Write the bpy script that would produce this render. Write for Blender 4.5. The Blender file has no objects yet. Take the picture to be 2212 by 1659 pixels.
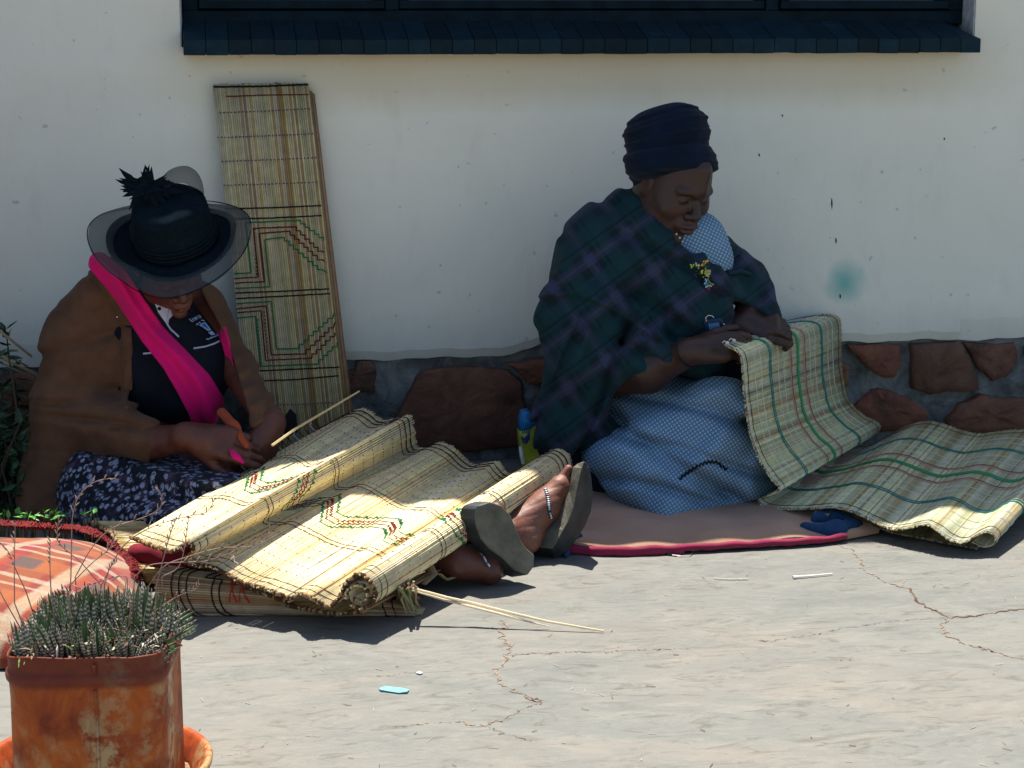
import bpy, math, random
import numpy as np
from mathutils import Vector
rnd = random.Random(7)
SC = bpy.context.scene
COL = SC.collection

# ---------------------------------------------------------------- camera
FPX = 4000.0; TH = math.radians(11.4); PS = math.radians(8.0); DIST = 4.9; HCAM = 1.2
CAM = np.array([-DIST*math.sin(PS), -DIST*math.cos(PS), HCAM])
FW = np.array([math.sin(PS)*math.cos(TH), math.cos(PS)*math.cos(TH), -math.sin(TH)])
RT = np.array([math.cos(PS), -math.sin(PS), 0.0]); UP = np.cross(RT, FW)
cd = bpy.data.cameras.new('camera'); cam = bpy.data.objects.new('camera', cd); COL.objects.link(cam)
cam.location = CAM; cam.rotation_euler = (math.pi/2-TH, 0, -PS)
cd.sensor_width = 36; cd.lens = 36*FPX/2212; cd.clip_start = 0.05; cd.clip_end = 800
SC.camera = cam
# ---------------------------------------------------------------- sky, sun, exposure
SUN_EL = math.radians(72); SUN_DIR = np.array([-0.10, 1.0])      # the sun stands behind the house
SUN_DIR = SUN_DIR/np.linalg.norm(SUN_DIR)
w = bpy.data.worlds.new('World'); SC.world = w; w.use_nodes = True
nt = w.node_tree; bg = nt.nodes['Background']
sky = nt.nodes.new('ShaderNodeTexSky'); sky.sky_type = 'NISHITA'; sky.sun_disc = False
sky.sun_elevation = SUN_EL; sky.sun_rotation = math.atan2(SUN_DIR[0], SUN_DIR[1])
nt.links.new(sky.outputs[0], bg.inputs[0]); bg.inputs[1].default_value = 0.08
ld = bpy.data.lights.new('sun', 'SUN'); sun = bpy.data.objects.new('sun', ld); COL.objects.link(sun)
ld.energy = 5.0; ld.angle = math.radians(0.55); ld.color = (1.0, 0.955, 0.87)
sdir = np.array([SUN_DIR[0]*math.cos(SUN_EL), SUN_DIR[1]*math.cos(SUN_EL), math.sin(SUN_EL)])
sun.rotation_euler = Vector(-sdir).to_track_quat('-Z', 'Y').to_euler(); sun.location = (0, 2, 6)
SC.view_settings.view_transform = 'Standard'; SC.view_settings.look = 'None'
SC.view_settings.exposure = 1.15; SC.view_settings.gamma = 1.0
try: SC.view_settings.use_curve_mapping = False
except Exception: pass

# ---------------------------------------------------------------- survey helpers: a sight line met with a real plane
def ray(u, v): return FW + RT*((u-1106)/FPX) + UP*((829.5-v)/FPX)
def PY(u, v, Y):
    r = ray(u, v); return CAM + r*((Y-CAM[1])/r[1])
def PZ(u, v, z):
    r = ray(u, v); return CAM + r*((z-CAM[2])/r[2])
def scale_at(p): return FPX/float(np.dot(np.asarray(p)-CAM, FW))
def unit(v):
    v = np.asarray(v, float); return v/(np.linalg.norm(v)+1e-12)

# ---------------------------------------------------------------- object helpers
def tag(o, label=None, cat=None, group=None, kind=None):
    if label: o['label'] = label
    if cat: o['category'] = cat
    if group: o['group'] = group
    if kind: o['kind'] = kind
    return o
def thing(name, loc, label, cat, group=None):
    o = bpy.data.objects.new(name, None); COL.objects.link(o); o.location = loc; o.empty_display_size = .05
    return tag(o, label, cat, group)
def mesh_obj(name, V, Fc, mat=None, parent=None, smooth=False, attrs=None, origin=None):
    """one mesh object from world-space vertices; a child keeps its world place"""
    V = np.asarray(V, np.float32).reshape(-1, 3)
    me = bpy.data.meshes.new(name)
    org = np.zeros(3) if origin is None else np.asarray(origin, float)
    if parent is not None: org = np.array(wloc(parent))
    Vl = V-org.astype(np.float32)
    if isinstance(Fc, np.ndarray):
        n, k = Fc.shape
        me.vertices.add(len(V)); me.vertices.foreach_set('co', Vl.ravel())
        me.loops.add(n*k); me.loops.foreach_set('vertex_index', Fc.astype(np.int32).ravel())
        me.polygons.add(n); me.polygons.foreach_set('loop_start', np.arange(0, n*k, k, dtype=np.int32))
        me.polygons.foreach_set('loop_total', np.full(n, k, np.int32))
        me.update(calc_edges=True); me.validate()
    else:
        me.from_pydata([tuple(map(float, p)) for p in Vl], [], Fc)
    if attrs:
        for an, arr in attrs.items():
            arr = np.asarray(arr, np.float32)
            if arr.shape[1] == 4:
                a = me.attributes.new(an, 'FLOAT_COLOR', 'POINT'); a.data.foreach_set('color', arr.ravel())
            else:
                a = me.attributes.new(an, 'FLOAT_VECTOR', 'POINT'); a.data.foreach_set('vector', arr.ravel())
    if smooth: me.polygons.foreach_set('use_smooth', np.ones(len(me.polygons), bool))
    if mat: me.materials.append(mat)
    o = bpy.data.objects.new(name, me); COL.objects.link(o)
    if parent is not None: o.parent = parent
    else: o.location = org
    return o
_W = {}
def wloc(o):
    p = np.array(o.location, float)
    while o.parent is not None:
        o = o.parent; p = p+np.array(o.location, float)
    return p
class MB:
    """collects shapes into one mesh"""
    def __init__(s): s.v = []; s.f = []; s.c = []
    def add(s, V, Fc, col=None):
        b = len(s.v); s.v.extend([tuple(map(float, p)) for p in V]); s.f.extend([tuple(int(i)+b for i in f) for f in Fc])
        if col is not None: s.c.extend([tuple(col)]*len(V))
    def box(s, lo, hi, col=None, jit=0):
        x0, y0, z0 = lo; x1, y1, z1 = hi
        V = [(x0,y0,z0),(x1,y0,z0),(x1,y1,z0),(x0,y1,z0),(x0,y0,z1),(x1,y0,z1),(x1,y1,z1),(x0,y1,z1)]
        if jit: V = [tuple(c+rnd.uniform(-jit, jit) for c in p) for p in V]
        s.add(V, [(0,3,2,1),(4,5,6,7),(0,1,5,4),(1,2,6,5),(2,3,7,6),(3,0,4,7)], col)
    def tube(s, pts, r, seg=6, col=None, cap=True, flat=None):
        pts = [np.asarray(p, float) for p in pts]; n = len(pts)
        if np.isscalar(r): r = [r]*n
        ref = None; V = []
        for i in range(n):
            t = unit(pts[min(i+1, n-1)]-pts[max(i-1, 0)])
            if ref is None:
                ref = np.cross(t, [0, 0, 1.0])
                if np.linalg.norm(ref) < 1e-3: ref = np.cross(t, [1.0, 0, 0])
            ref = unit(ref-t*np.dot(ref, t)); b = np.cross(t, ref)
            for k in range(seg):
                a = 2*math.pi*k/seg
                V.append(pts[i]+(ref*math.cos(a)+b*math.sin(a)*(flat or 1))*r[i])
        Fc = []
        for i in range(n-1):
            for k in range(seg):
                k2 = (k+1) % seg
                Fc.append((i*seg+k, i*seg+k2, (i+1)*seg+k2, (i+1)*seg+k))
        if cap: Fc.append(tuple(range(seg-1, -1, -1))); Fc.append(tuple((n-1)*seg+k for k in range(seg)))
        s.add(V, Fc, col)
    def blob(s, c, r, col=None, seg=6, rings=4, rz=None):
        c = np.asarray(c, float); rr = np.array([r, r, rz or r]) if np.isscalar(r) else np.asarray(r)
        V = [c+rr*[0, 0, 1]]
        for i in range(1, rings):
            a = math.pi*i/rings
            for k in range(seg):
                b = 2*math.pi*k/seg; V.append(c+rr*[math.sin(a)*math.cos(b), math.sin(a)*math.sin(b), math.cos(a)])
        V.append(c-rr*[0, 0, 1]); Fc = []
        for k in range(seg):
            k2 = (k+1) % seg; Fc.append((0, 1+k, 1+k2))
            for i in range(rings-2):
                Fc.append((1+i*seg+k, 1+(i+1)*seg+k, 1+(i+1)*seg+k2, 1+i*seg+k2))
            m = 1+(rings-2)*seg; Fc.append((len(V)-1, m+k2, m+k))
        s.add(V, Fc, col)
    def build(s, name, mat, parent=None, smooth=False, origin=None):
        at = {'Col': np.array([(c[0], c[1], c[2], 1) for c in s.c])} if len(s.c) == len(s.v) and s.c else None
        return mesh_obj(name, s.v, s.f, mat, parent, smooth, at, origin)
def bevel(o, wd, seg=2):
    m = o.modifiers.new('bevel', 'BEVEL'); m.width = wd; m.segments = seg; m.limit_method = 'ANGLE'; m.angle_limit = math.radians(35); return o
def catmull(P, n):
    """resample a 3-D polyline smoothly at n equal arc-length steps"""
    P = np.asarray(P, float); m = len(P); out = []
    E = np.vstack([2*P[0]-P[1], P, 2*P[-1]-P[-2]])
    for i in range(m-1):
        p0, p1, p2, p3 = E[i:i+4]
        for t in np.linspace(0, 1, 14, endpoint=False):
            out.append(.5*((2*p1)+(-p0+p2)*t+(2*p0-5*p1+4*p2-p3)*t*t+(-p0+3*p1-3*p2+p3)*t**3))
    out.append(P[-1]); out = np.array(out)
    d = np.r_[0, np.cumsum(np.linalg.norm(np.diff(out[:, :3], axis=0), axis=1))]
    q = np.linspace(0, d[-1], n)
    return np.stack([np.interp(q, d, out[:, k]) for k in range(out.shape[1])], 1)

# ---------------------------------------------------------------- materials
def material(name):
    m = bpy.data.materials.new(name); m.use_nodes = True
    return m, m.node_tree, m.node_tree.nodes['Principled BSDF']
def N(t, typ, **kw):
    n = t.nodes.new(typ)
    for k, v in kw.items(): setattr(n, k, v)
    return n
def noise(t, vec, scale, detail=4, rough=.55, dist=0):
    n = N(t, 'ShaderNodeTexNoise'); n.inputs['Scale'].default_value = scale; n.inputs['Detail'].default_value = detail
    n.inputs['Roughness'].default_value = rough; n.inputs['Distortion'].default_value = dist
    if vec is not None: t.links.new(vec, n.inputs['Vector'])
    return n
def mapping(t, scale=(1, 1, 1), rot=(0, 0, 0), src='Object', loc=(0, 0, 0)):
    tc = N(t, 'ShaderNodeTexCoord'); mp = N(t, 'ShaderNodeMapping')
    mp.inputs['Scale'].default_value = scale; mp.inputs['Rotation'].default_value = rot; mp.inputs['Location'].default_value = loc
    t.links.new(tc.outputs[src], mp.inputs['Vector']); return mp.outputs[0]
def ramp(t, fac, stops):
    r = N(t, 'ShaderNodeValToRGB'); e = r.color_ramp.elements
    while len(e) < len(stops): e.new(.5)
    for i, (p, c) in enumerate(stops):
        e[i].position = p; e[i].color = (c, c, c, 1) if np.isscalar(c) else (*c, 1)
    t.links.new(fac, r.inputs[0]); return r.outputs[0]
def mix(t, fac, a, b, mode='MIX'):
    n = N(t, 'ShaderNodeMix', data_type='RGBA', blend_type=mode)
    for s, x in ((n.inputs[0], fac), (n.inputs[6], a), (n.inputs[7], b)):
        if hasattr(x, 'links') or hasattr(x, 'is_linked'): t.links.new(x, s)
        elif np.isscalar(x): s.default_value = x
        else: s.default_value = (*x, 1)
    return n.outputs[2]
def mth(t, op, a, b=None, c=None):
    n = N(t, 'ShaderNodeMath', operation=op)
    for i, x in enumerate((a, b, c)):
        if x is None: continue
        if hasattr(x, 'is_linked'): t.links.new(x, n.inputs[i])
        else: n.inputs[i].default_value = x
    return n.outputs[0]
def bump(t, p, h, strength=.3, dist=.01, prev=None):
    b = N(t, 'ShaderNodeBump'); b.inputs['Strength'].default_value = strength; b.inputs['Distance'].default_value = dist
    t.links.new(h, b.inputs['Height'])
    if prev is not None: t.links.new(prev, b.inputs['Normal'])
    t.links.new(b.outputs[0], p.inputs['Normal']); return b.outputs[0]
def simple(name, col, rough=.7, var=.25, sc=30, spec=.3, metal=0, bmp=.15, bsc=None, bdist=.004):
    m, t, p = material(name); v = mapping(t)
    n = noise(t, v, sc); lo = tuple(c*(1-var) for c in col); hi = tuple(min(1, c*(1+var)) for c in col)
    t.links.new(ramp(t, n.outputs[0], [(.3, lo), (.7, hi)]), p.inputs['Base Color'])
    p.inputs['Roughness'].default_value = rough; p.inputs['Specular IOR Level'].default_value = spec; p.inputs['Metallic'].default_value = metal
    if bmp: bump(t, p, noise(t, v, bsc or sc*4).outputs[0], bmp, bdist)
    return m
def attr_mat(name, rough=.6, var=.2, sc=60, spec=.3, bmp=.1, coat=None):
    m, t, p = material(name); a = N(t, 'ShaderNodeAttribute', attribute_name='Col'); v = mapping(t)
    n = noise(t, v, sc, 5)
    k = ramp(t, n.outputs[0], [(.25, 1-var), (.75, 1+var)])
    t.links.new(mix(t, 1.0, a.outputs['Color'], k, 'MULTIPLY'), p.inputs['Base Color'])
    p.inputs['Roughness'].default_value = rough; p.inputs['Specular IOR Level'].default_value = spec
    if bmp: bump(t, p, noise(t, v, sc*5).outputs[0], bmp, .002)
    return m

def m_ground():
    m, t, p = material('worn_concrete')
    v0 = mapping(t); v1 = mapping(t, (1.0, 2.2, 1), (0, 0, .12)); v2 = mapping(t, (1.8, 4.2, 1), (0, 0, -.1))
    big = noise(t, v1, 1.3, 5, .6, .6); mid = noise(t, v1, 5.5, 6, .65, 1.0); st = noise(t, v2, 7, 8, .7, 1.6); fine = noise(t, v0, 90, 6, .7)
    c = ramp(t, big.outputs[0], [(.3, (.120, .128, .118)), (.5, (.158, .153, .134)), (.7, (.180, .157, .130))])
    c = mix(t, ramp(t, mid.outputs[0], [(.35, .55), (.62, 0)]), c, (.100, .106, .100))
    c = mix(t, ramp(t, st.outputs[0], [(.50, 0), (.75, .4)]), c, (.245, .232, .20))
    c = mix(t, ramp(t, st.outputs[0], [(.28, .6), (.42, 0)]), c, (.11, .105, .09))
    sm = noise(t, mapping(t, (1.6, 4.5, 1), (0, 0, .3), loc=(3, 1, 0)), 4.2, 9, .72, 2.2)
    c = mix(t, ramp(t, sm.outputs[0], [(.53, 0), (.66, .8)]), c, (.075, .068, .050))
    sp = noise(t, v0, 240, 2, .5); c = mix(t, ramp(t, sp.outputs[0], [(.68, 0), (.74, .6)]), c, (.08, .06, .05))
    c = mix(t, ramp(t, fine.outputs[0], [(.3, .28), (.6, 0)]), c, (.14, .135, .125))
    # past the patio it is bare reddish earth
    tc = N(t, 'ShaderNodeTexCoord'); ln = N(t, 'ShaderNodeVectorMath', operation='LENGTH'); t.links.new(tc.outputs['Object'], ln.inputs[0])
    far = mth(t, 'ADD', ln.outputs['Value'], mth(t, 'MULTIPLY', big.outputs[0], 3)); far = mth(t, 'MULTIPLY_ADD', far, .5, -4.4)
    fc = N(t, 'ShaderNodeClamp'); t.links.new(far, fc.inputs[0]); c = mix(t, fc.outputs[0], c, (.23, .15, .09))
    t.links.new(c, p.inputs['Base Color']); p.inputs['Specular IOR Level'].default_value = .35
    t.links.new(ramp(t, mid.outputs[0], [(.3, .52), (.7, .75)]), p.inputs['Roughness'])
    b = bump(t, p, st.outputs[0], .25, .012); b = bump(t, p, mid.outputs[0], .2, .02, b); bump(t, p, fine.outputs[0], .22, .003, b)
    return m
def m_plaster():
    m, t, p = material('painted_plaster'); v = mapping(t); v2 = mapping(t, (1, 1, .35))
    a = noise(t, v, 2.2, 4, .6, .4); b = noise(t, v2, 14, 6, .65); f = noise(t, v, 70, 5, .6); s = noise(t, v, 38, 2, .5)
    c = ramp(t, a.outputs[0], [(.3, (.735, .735, .615)), (.7, (.80, .795, .675))])
    c = mix(t, ramp(t, b.outputs[0], [(.55, 0), (.75, .22)]), c, (.52, .50, .44))
    c = mix(t, ramp(t, s.outputs[0], [(.70, 0), (.74, .5)]), c, (.30, .33, .33))
    # splash-back dirt just over the plinth and an ochre band below the sill
    tc = N(t, 'ShaderNodeTexCoord'); sx = N(t, 'ShaderNodeSeparateXYZ'); t.links.new(tc.outputs['Object'], sx.inputs[0]); z = sx.outputs['Z']; x = sx.outputs['X']
    zz = mth(t, 'ADD', z, mth(t, 'MULTIPLY', mth(t, 'SUBTRACT', b.outputs[0], .5), .16))
    c = mix(t, ramp(t, zz, [(.28, .5), (.42, 0)]), c, (.44, .46, .44))
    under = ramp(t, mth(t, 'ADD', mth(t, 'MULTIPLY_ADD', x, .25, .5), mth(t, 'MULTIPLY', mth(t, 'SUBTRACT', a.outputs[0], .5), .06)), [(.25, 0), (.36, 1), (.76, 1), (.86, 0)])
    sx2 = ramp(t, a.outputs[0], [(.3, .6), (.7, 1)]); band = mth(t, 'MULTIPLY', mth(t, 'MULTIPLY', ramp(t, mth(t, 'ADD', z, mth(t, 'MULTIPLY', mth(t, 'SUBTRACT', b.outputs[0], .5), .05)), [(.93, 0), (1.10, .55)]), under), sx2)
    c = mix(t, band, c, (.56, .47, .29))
    # one teal paint smear
    d = N(t, 'ShaderNodeVectorMath', operation='DISTANCE'); q = PY(1838, 598, 0); d.inputs[1].default_value = tuple(q)
    mp = N(t, 'ShaderNodeVectorMath', operation='ADD'); t.links.new(tc.outputs['Object'], mp.inputs[0])
    nv = N(t, 'ShaderNodeVectorMath', operation='SCALE'); t.links.new(noise(t, v, 18, 3).outputs['Color'], nv.inputs[0]); nv.inputs['Scale'].default_value = .03
    t.links.new(nv.outputs[0], mp.inputs[1]); t.links.new(mp.outputs[0], d.inputs[0])
    c = mix(t, ramp(t, d.outputs['Value'], [(.014, .9), (.068, 0)]), c, (.13, .46, .40))
    t.links.new(c, p.inputs['Base Color']); p.inputs['Roughness'].default_value = .62; p.inputs['Specular IOR Level'].default_value = .3
    b1 = bump(t, p, a.outputs[0], .25, .05); b1 = bump(t, p, b.outputs[0], .18, .008, b1); bump(t, p, f.outputs[0], .15, .002, b1)
    return m
def m_stone():
    m, t, p = material('brown_sandstone'); v = mapping(t); oi = N(t, 'ShaderNodeObjectInfo')
    a = noise(t, v, 9, 7, .7, .6); f = noise(t, v, 60, 6, .7)
    c = ramp(t, a.outputs[0], [(.28, (.040, .026, .018)), (.5, (.16, .066, .040)), (.75, (.22, .12, .065))])
    g = ramp(t, oi.outputs['Random'], [(0, (.72, .85, .85)), (1, (1.15, .95, .85))])
    c = mix(t, 1.0, c, g, 'MULTIPLY'); c = mix(t, ramp(t, f.outputs[0], [(.66, 0), (.72, .5)]), c, (.42, .38, .33))
    t.links.new(c, p.inputs['Base Color']); p.inputs['Roughness'].default_value = .85
    b = bump(t, p, a.outputs[0], .6, .03); bump(t, p, f.outputs[0], .5, .006, b); return m
def m_mortar():
    m, t, p = material('grey_mortar'); v = mapping(t); a = noise(t, v, 12, 7, .7, .5); f = noise(t, v, 90, 5)
    c = ramp(t, a.outputs[0], [(.3, (.04, .046, .046)), (.5, (.13, .14, .135)), (.72, (.28, .29, .275))])
    t.links.new(c, p.inputs['Base Color']); p.inputs['Roughness'].default_value = .9
    b = bump(t, p, a.outputs[0], .8, .03); bump(t, p, f.outputs[0], .5, .004, b); return m
def m_sill():
    m, t, p = material('dark_painted_brick'); v = mapping(t); oi = N(t, 'ShaderNodeObjectInfo'); a = noise(t, v, 16, 6, .7); f = noise(t, v, 90, 5)
    c = ramp(t, a.outputs[0], [(.3, (.002, .013, .020)), (.6, (.004, .021, .032)), (.8, (.020, .044, .056))])
    c = mix(t, 1.0, c, ramp(t, oi.outputs['Random'], [(0, .7), (1, 1.25)]), 'MULTIPLY')
    t.links.new(c, p.inputs['Base Color']); p.inputs['Roughness'].default_value = .75; p.inputs['Specular IOR Level'].default_value = .2
    b = bump(t, p, a.outputs[0], .4, .01); bump(t, p, f.outputs[0], .3, .003, b); return m
M = {}
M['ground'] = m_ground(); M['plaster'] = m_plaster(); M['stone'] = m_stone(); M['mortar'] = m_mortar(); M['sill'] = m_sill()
M['frame'] = simple('dark_teal_gloss_paint', (.002, .012, .019), .65, .4, 20, .12)
M['reveal'] = simple('weathered_reveal_paint', (.40, .44, .43), .7, .4, 30)
M['roof'] = simple('roof_sheet', (.25, .24, .22), .6)
M['crack'] = simple('crack_dirt', (.10, .055, .035), .95, .5, 60)
M['crackpale'] = simple('crack_filler', (.20, .145, .105), .95, .4, 60)
mg, tg, pg = material('window_glass'); pg.inputs['Base Color'].default_value = (.012, .02, .03, 1); pg.inputs['Roughness'].default_value = .08
gn = noise(tg, mapping(tg), 30, 6, .7); tg.links.new(ramp(tg, gn.outputs[0], [(.4, .05), (.7, .5)]), pg.inputs['Roughness'])
tg.links.new(ramp(tg, gn.outputs[0], [(.5, (.012, .022, .035)), (.75, (.08, .1, .13))]), pg.inputs['Base Color']); M['glass'] = mg

# ================================================================ SETTING
def build_ground():
    n = 60; V = []; Fc = []
    xs = np.sign(np.linspace(-1, 1, n))*np.abs(np.linspace(-1, 1, n))**4*180
    ys = np.sign(np.linspace(-1, 1, n))*np.abs(np.linspace(-1, 1, n))**4*180
    for y in ys:
        for x in xs: V.append((x, y, 0))
    for j in range(n-1):
        for i in range(n-1): Fc.append((j*n+i, j*n+i+1, (j+1)*n+i+1, (j+1)*n+i))
    g = tag(mesh_obj('ground', V, Fc, M['ground']), kind='structure')
    g['label'] = 'worn grey concrete patio in front of the house'
    def crack(pts, wd, mat, name, sub=9, jag=.006, gaps=0):
        P = [PZ(u, v, .0012) for u, v in pts]; Q = []; wk = [0, 0]; sub *= 2; ph_ = rnd.uniform(0, 6)
        for a, b in zip(P[:-1], P[1:]):
            for k in range(sub):
                q = a+(b-a)*k/sub; wk[0] = wk[0]*.6+rnd.gauss(0, jag*.5); wk[1] = wk[1]*.6+rnd.gauss(0, jag*.6); Q.append(q+np.array([wk[0], wk[1], 0]))
        Q.append(P[-1]); V = []; Fc = []
        for i, q in enumerate(Q):
            tt = unit(Q[min(i+1, len(Q)-1)]-Q[max(i-1, 0)]); nn = np.array([-tt[1], tt[0], 0])
            ww = wd*(.22+.7*(.5+.5*math.sin(i*.33+ph_))*(.6+.4*math.sin(i*1.3+ph_*2))+rnd.uniform(0, .12))*(.25 if i in (0, len(Q)-1) else 1)
            if gaps and rnd.random() < gaps: ww *= .08
            V += [q+nn*ww, q-nn*ww*rnd.uniform(.5, 1)]
        for i in range(len(Q)-1): Fc.append((2*i, 2*i+1, 2*i+3, 2*i+2))
        mesh_obj(name, V, Fc, mat, g)
    k = 1160/2212; K = lambda x, y: ((1400+x*k)*.864, (1250+y*k)*.864)      # photo crop of the right floor
    crack([K(1665, 425), K(1700, 480), K(1760, 510), K(1850, 560), K(2030, 543), K(2212, 520)], .0042, M['crack'], 'crack', 8)
    crack([K(1850, 560), K(1560, 578), K(1250, 632), K(1000, 668), K(930, 672)], .0016, M['crack'], 'crack', 14, .004, .35)
    crack([K(620, 710), K(430, 712), K(330, 714), K(200, 724), K(0, 722)], .0018, M['crack'], 'crack', 10, .004, .3)
    crack([K(1320, 212), K(1400, 245), K(1440, 290), K(1440, 330), K(1540, 385), K(1665, 425)], .0038, M['crackpale'], 'crack', 8, .006, .3)
    crack([K(1850, 565), K(1815, 610), K(1850, 650), K(1980, 700), K(2040, 720), K(2212, 760)], .004, M['crackpale'], 'crack', 9, .006, .3)
    k2 = 1000/2212; K2 = lambda x, y: ((400+x*k2)*.864, (1250+y*k2)*.864)
    crack([K2(1890, 660), K2(1900, 740), K2(1940, 800), K2(1935, 870), K2(1870, 940), K2(1890, 1030), K2(1960, 1060), K2(2090, 1115)], .0042, M['crackpale'], 'crack', 8, .008, .25)
    crack([K2(1935, 862), K2(2040, 848), K2(2212, 840)], .0022, M['crack'], 'crack', 10, .004, .2)
    crack([K2(2090, 1120), K2(2030, 1150), K2(1900, 1210), K2(1780, 1246), K2(1640, 1222), K2(1450, 1236), K2(1300, 1250)], .0028, M['crackpale'], 'crack', 8, .006, .3)
    crack([K2(1950, 1056), K2(2050, 1090), K2(2095, 1112)], .0022, M['crack'], 'crack', 6)
    crack([K2(1090, 975), K2(1260, 968), K2(1420, 950)], .0014, M['crack'], 'crack', 8, .003, .5)
    crack([K2(1010, 1125), K2(1060, 1135)], .0026, M['crack'], 'crack', 4, .003)
    crack([K2(1780, 1246), K2(1900, 1290), K2(2080, 1340)], .0012, M['crack'], 'crack', 9, .004, .4)
    crack([K2(320, 1420), K2(480, 1390), K2(640, 1325), K2(900, 1300)], .0013, M['crackpale'], 'crack', 9, .004, .4)
    return g
ground = build_ground()

def build_house():
    h = thing('house', (0, 0, 0), 'cream plastered house wall with a dark window sill and a brown stone plinth', 'house')
    # plaster skin: grid with a wavy lower edge, an opening for the window
    X0, X1, ZT = -6.0, 7.0, 2.32
    wx0, wx1, wz = PY(389, 60, 0)[0], PY(2106, 60, 0)[0], PY(1100, 100, 0)[2]
    def low(x):
        xs = [-6, -.46, -.2, 0, .05, .09, .25, .9, 1.45, 7]; zs = [.30, .288, .286, .292, .303, .322, .33, .303, .300, .30]
        return float(np.interp(x, xs, zs))+.003*math.sin(x*23)+.002*math.sin(x*61)
    mb = MB()
    xs = np.unique(np.concatenate([np.linspace(-1.6, 1.8, 120), np.linspace(X0, -1.6, 8), np.linspace(1.8, X1, 8), [wx0, wx1]]))
    for i in range(len(xs)-1):
        a, b = xs[i], xs[i+1]; inw = a >= wx0-1e-6 and b <= wx1+1e-6
        zt = wz if inw else ZT; rows = [0, .03, .2, .5, .8, 1.0]
        pts = []
        for x in (a, b):
            z0 = low(x); pts.append([(x, .010 if r == 0 else (0.001 if r == .03 else 0), z0+(zt-z0)*r) for r in rows])
        V = pts[0]+pts[1]; n = len(rows)
        mb.add(V, [(r, n+r, n+r+1, r+1) for r in range(n-1)])
        mb.add([pts[0][0], pts[1][0], (b, .05, low(b)+.006), (a, .05, low(a)+.006)], [(0, 3, 2, 1)])
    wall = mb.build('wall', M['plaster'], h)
    # merge seams visually: shade smooth keeps flat faces flat anyway
    mb = MB()   # solid masonry behind the skin
    mb.box((X0, .05, .0), (X1, .25, wz-.02)); mb.box((X0, .052, wz-.02), (wx0-.002, .25, ZT)); mb.box((wx1+.002, .052, wz-.02), (X1, .25, ZT))
    mb.build('masonry', M['mortar'], h)
    # rough mortar of the plinth
    n = 150; rows = 26; V = []; Fc = []
    from mathutils import noise as mn
    for j in range(rows):
        for i in range(n):
            x = -1.6+3.6*i/(n-1); z = -.01+.34*j/(rows-1)
            V.append((x, .020+.016*mn.noise(Vector((x*14, 3, z*14)))+.006*mn.noise(Vector((x*50, 7, z*50)))+max(0, z-.29)*.3, z))
    for j in range(rows-1):
        for i in range(n-1): Fc.append((j*n+i, j*n+i+1, (j+1)*n+i+1, (j+1)*n+i))
    pl = mesh_obj('plinth', V, Fc, M['mortar'], h, True)
    # stones, outlines surveyed on the photograph
    c1 = lambda x, y: ((820+x*600/2212)*.864, (820+y*600/2212)*.864)
    c5 = lambda x, y: ((1800+x*760/1910)*.864, (740+y*760/1910)*.864)
    st = [[c1(105, 400), c1(240, 385), c1(270, 300), c1(400, 300), c1(440, 400), c1(430, 590), c1(110, 600), c1(60, 500)],
          [c1(870, 385), c1(1300, 360), c1(1640, 380), c1(1780, 480), c1(1820, 700), c1(1770, 1100), c1(1200, 1130), c1(760, 1080), c1(600, 900), c1(700, 640)],
          [c1(1640, 320), c1(2000, 280), c1(2060, 500), c1(1860, 520), c1(1760, 420)],
          [c1(1900, 620), c1(2200, 600), c1(2260, 1000), c1(1900, 1050)],
          [c1(-500, 350), c1(20, 330), c1(20, 700), c1(-480, 760)],
          [c5(800, 300), c5(1120, 288), c5(1150, 400), c5(1110, 500), c5(1040, 520), c5(960, 470), c5(850, 370)],
          [c5(1195, 285), c5(1490, 290), c5(1560, 370), c5(1640, 590), c5(1320, 612), c5(1200, 580)],
          [c5(1530, 292), c5(1855, 300), c5(1865, 420), c5(1800, 500), c5(1720, 530), c5(1620, 450)],
          [c5(1895, 320), c5(2100, 310), c5(2110, 420), c5(1930, 420)],
          [c5(850, 690), c5(930, 600), c5(1000, 580), c5(1120, 610), c5(1310, 720), c5(1300, 790), c5(1200, 850), c5(900, 850)],
          [c5(1410, 780), c5(1500, 680), c5(1640, 625), c5(1900, 650), c5(2000, 720), c5(1990, 860), c5(1420, 860)],
          [c5(740, 400), c5(800, 430), c5(800, 560), c5(740, 560)],
          [c5(420, 320), c5(700, 310), c5(690, 560), c5(400, 540)], [c5(300, 640), c5(650, 620), c5(700, 860), c5(300, 850)],
          [c5(2030, 480), c5(2300, 470), c5(2300, 620), c5(2060, 620)],
          [(-260, 800), (-40, 795), (-20, 900), (-240, 930)], [(0, 810), (150, 800), (170, 930), (20, 950)], [(200, 800), (420, 790), (430, 880), (210, 900)], [(180, 920), (430, 900), (450, 1000), (200, 1010)]]
    for poly in st:
        P = np.array([PY(u, v, .01) for u, v in poly]); c = P.mean(0); P[:, 2] = np.minimum(P[:, 2], .296)
        # subdivide and rough the outline, then inset for a domed face
        Q = []
        for a, b in zip(P, np.roll(P, -1, 0)):
            for k in range(3): Q.append(a+(b-a)*k/3+np.array([rnd.gauss(0, .0028), 0, rnd.gauss(0, .0028)]))
        Q = np.array(Q); m = len(Q); tilt = (rnd.uniform(-.05, .05), rnd.uniform(-.06, .06)); d0 = rnd.uniform(-.004, .006)
        V = []; lv = [(1.0, .03), (1.0, .006), (.95, -.004), (.6, -.007), (.25, -.008)]
        for s, y in lv:
            for q in Q:
                p = c+(q-c)*s
                p[1] = y+d0+(p[0]-c[0])*tilt[0]+(p[2]-c[2])*tilt[1]+(rnd.gauss(0, .0030) if s < 1 else 0); V.append(p)
        cc = c.copy(); cc[1] = -.008+d0; V.append(cc); Fc = []
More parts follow.
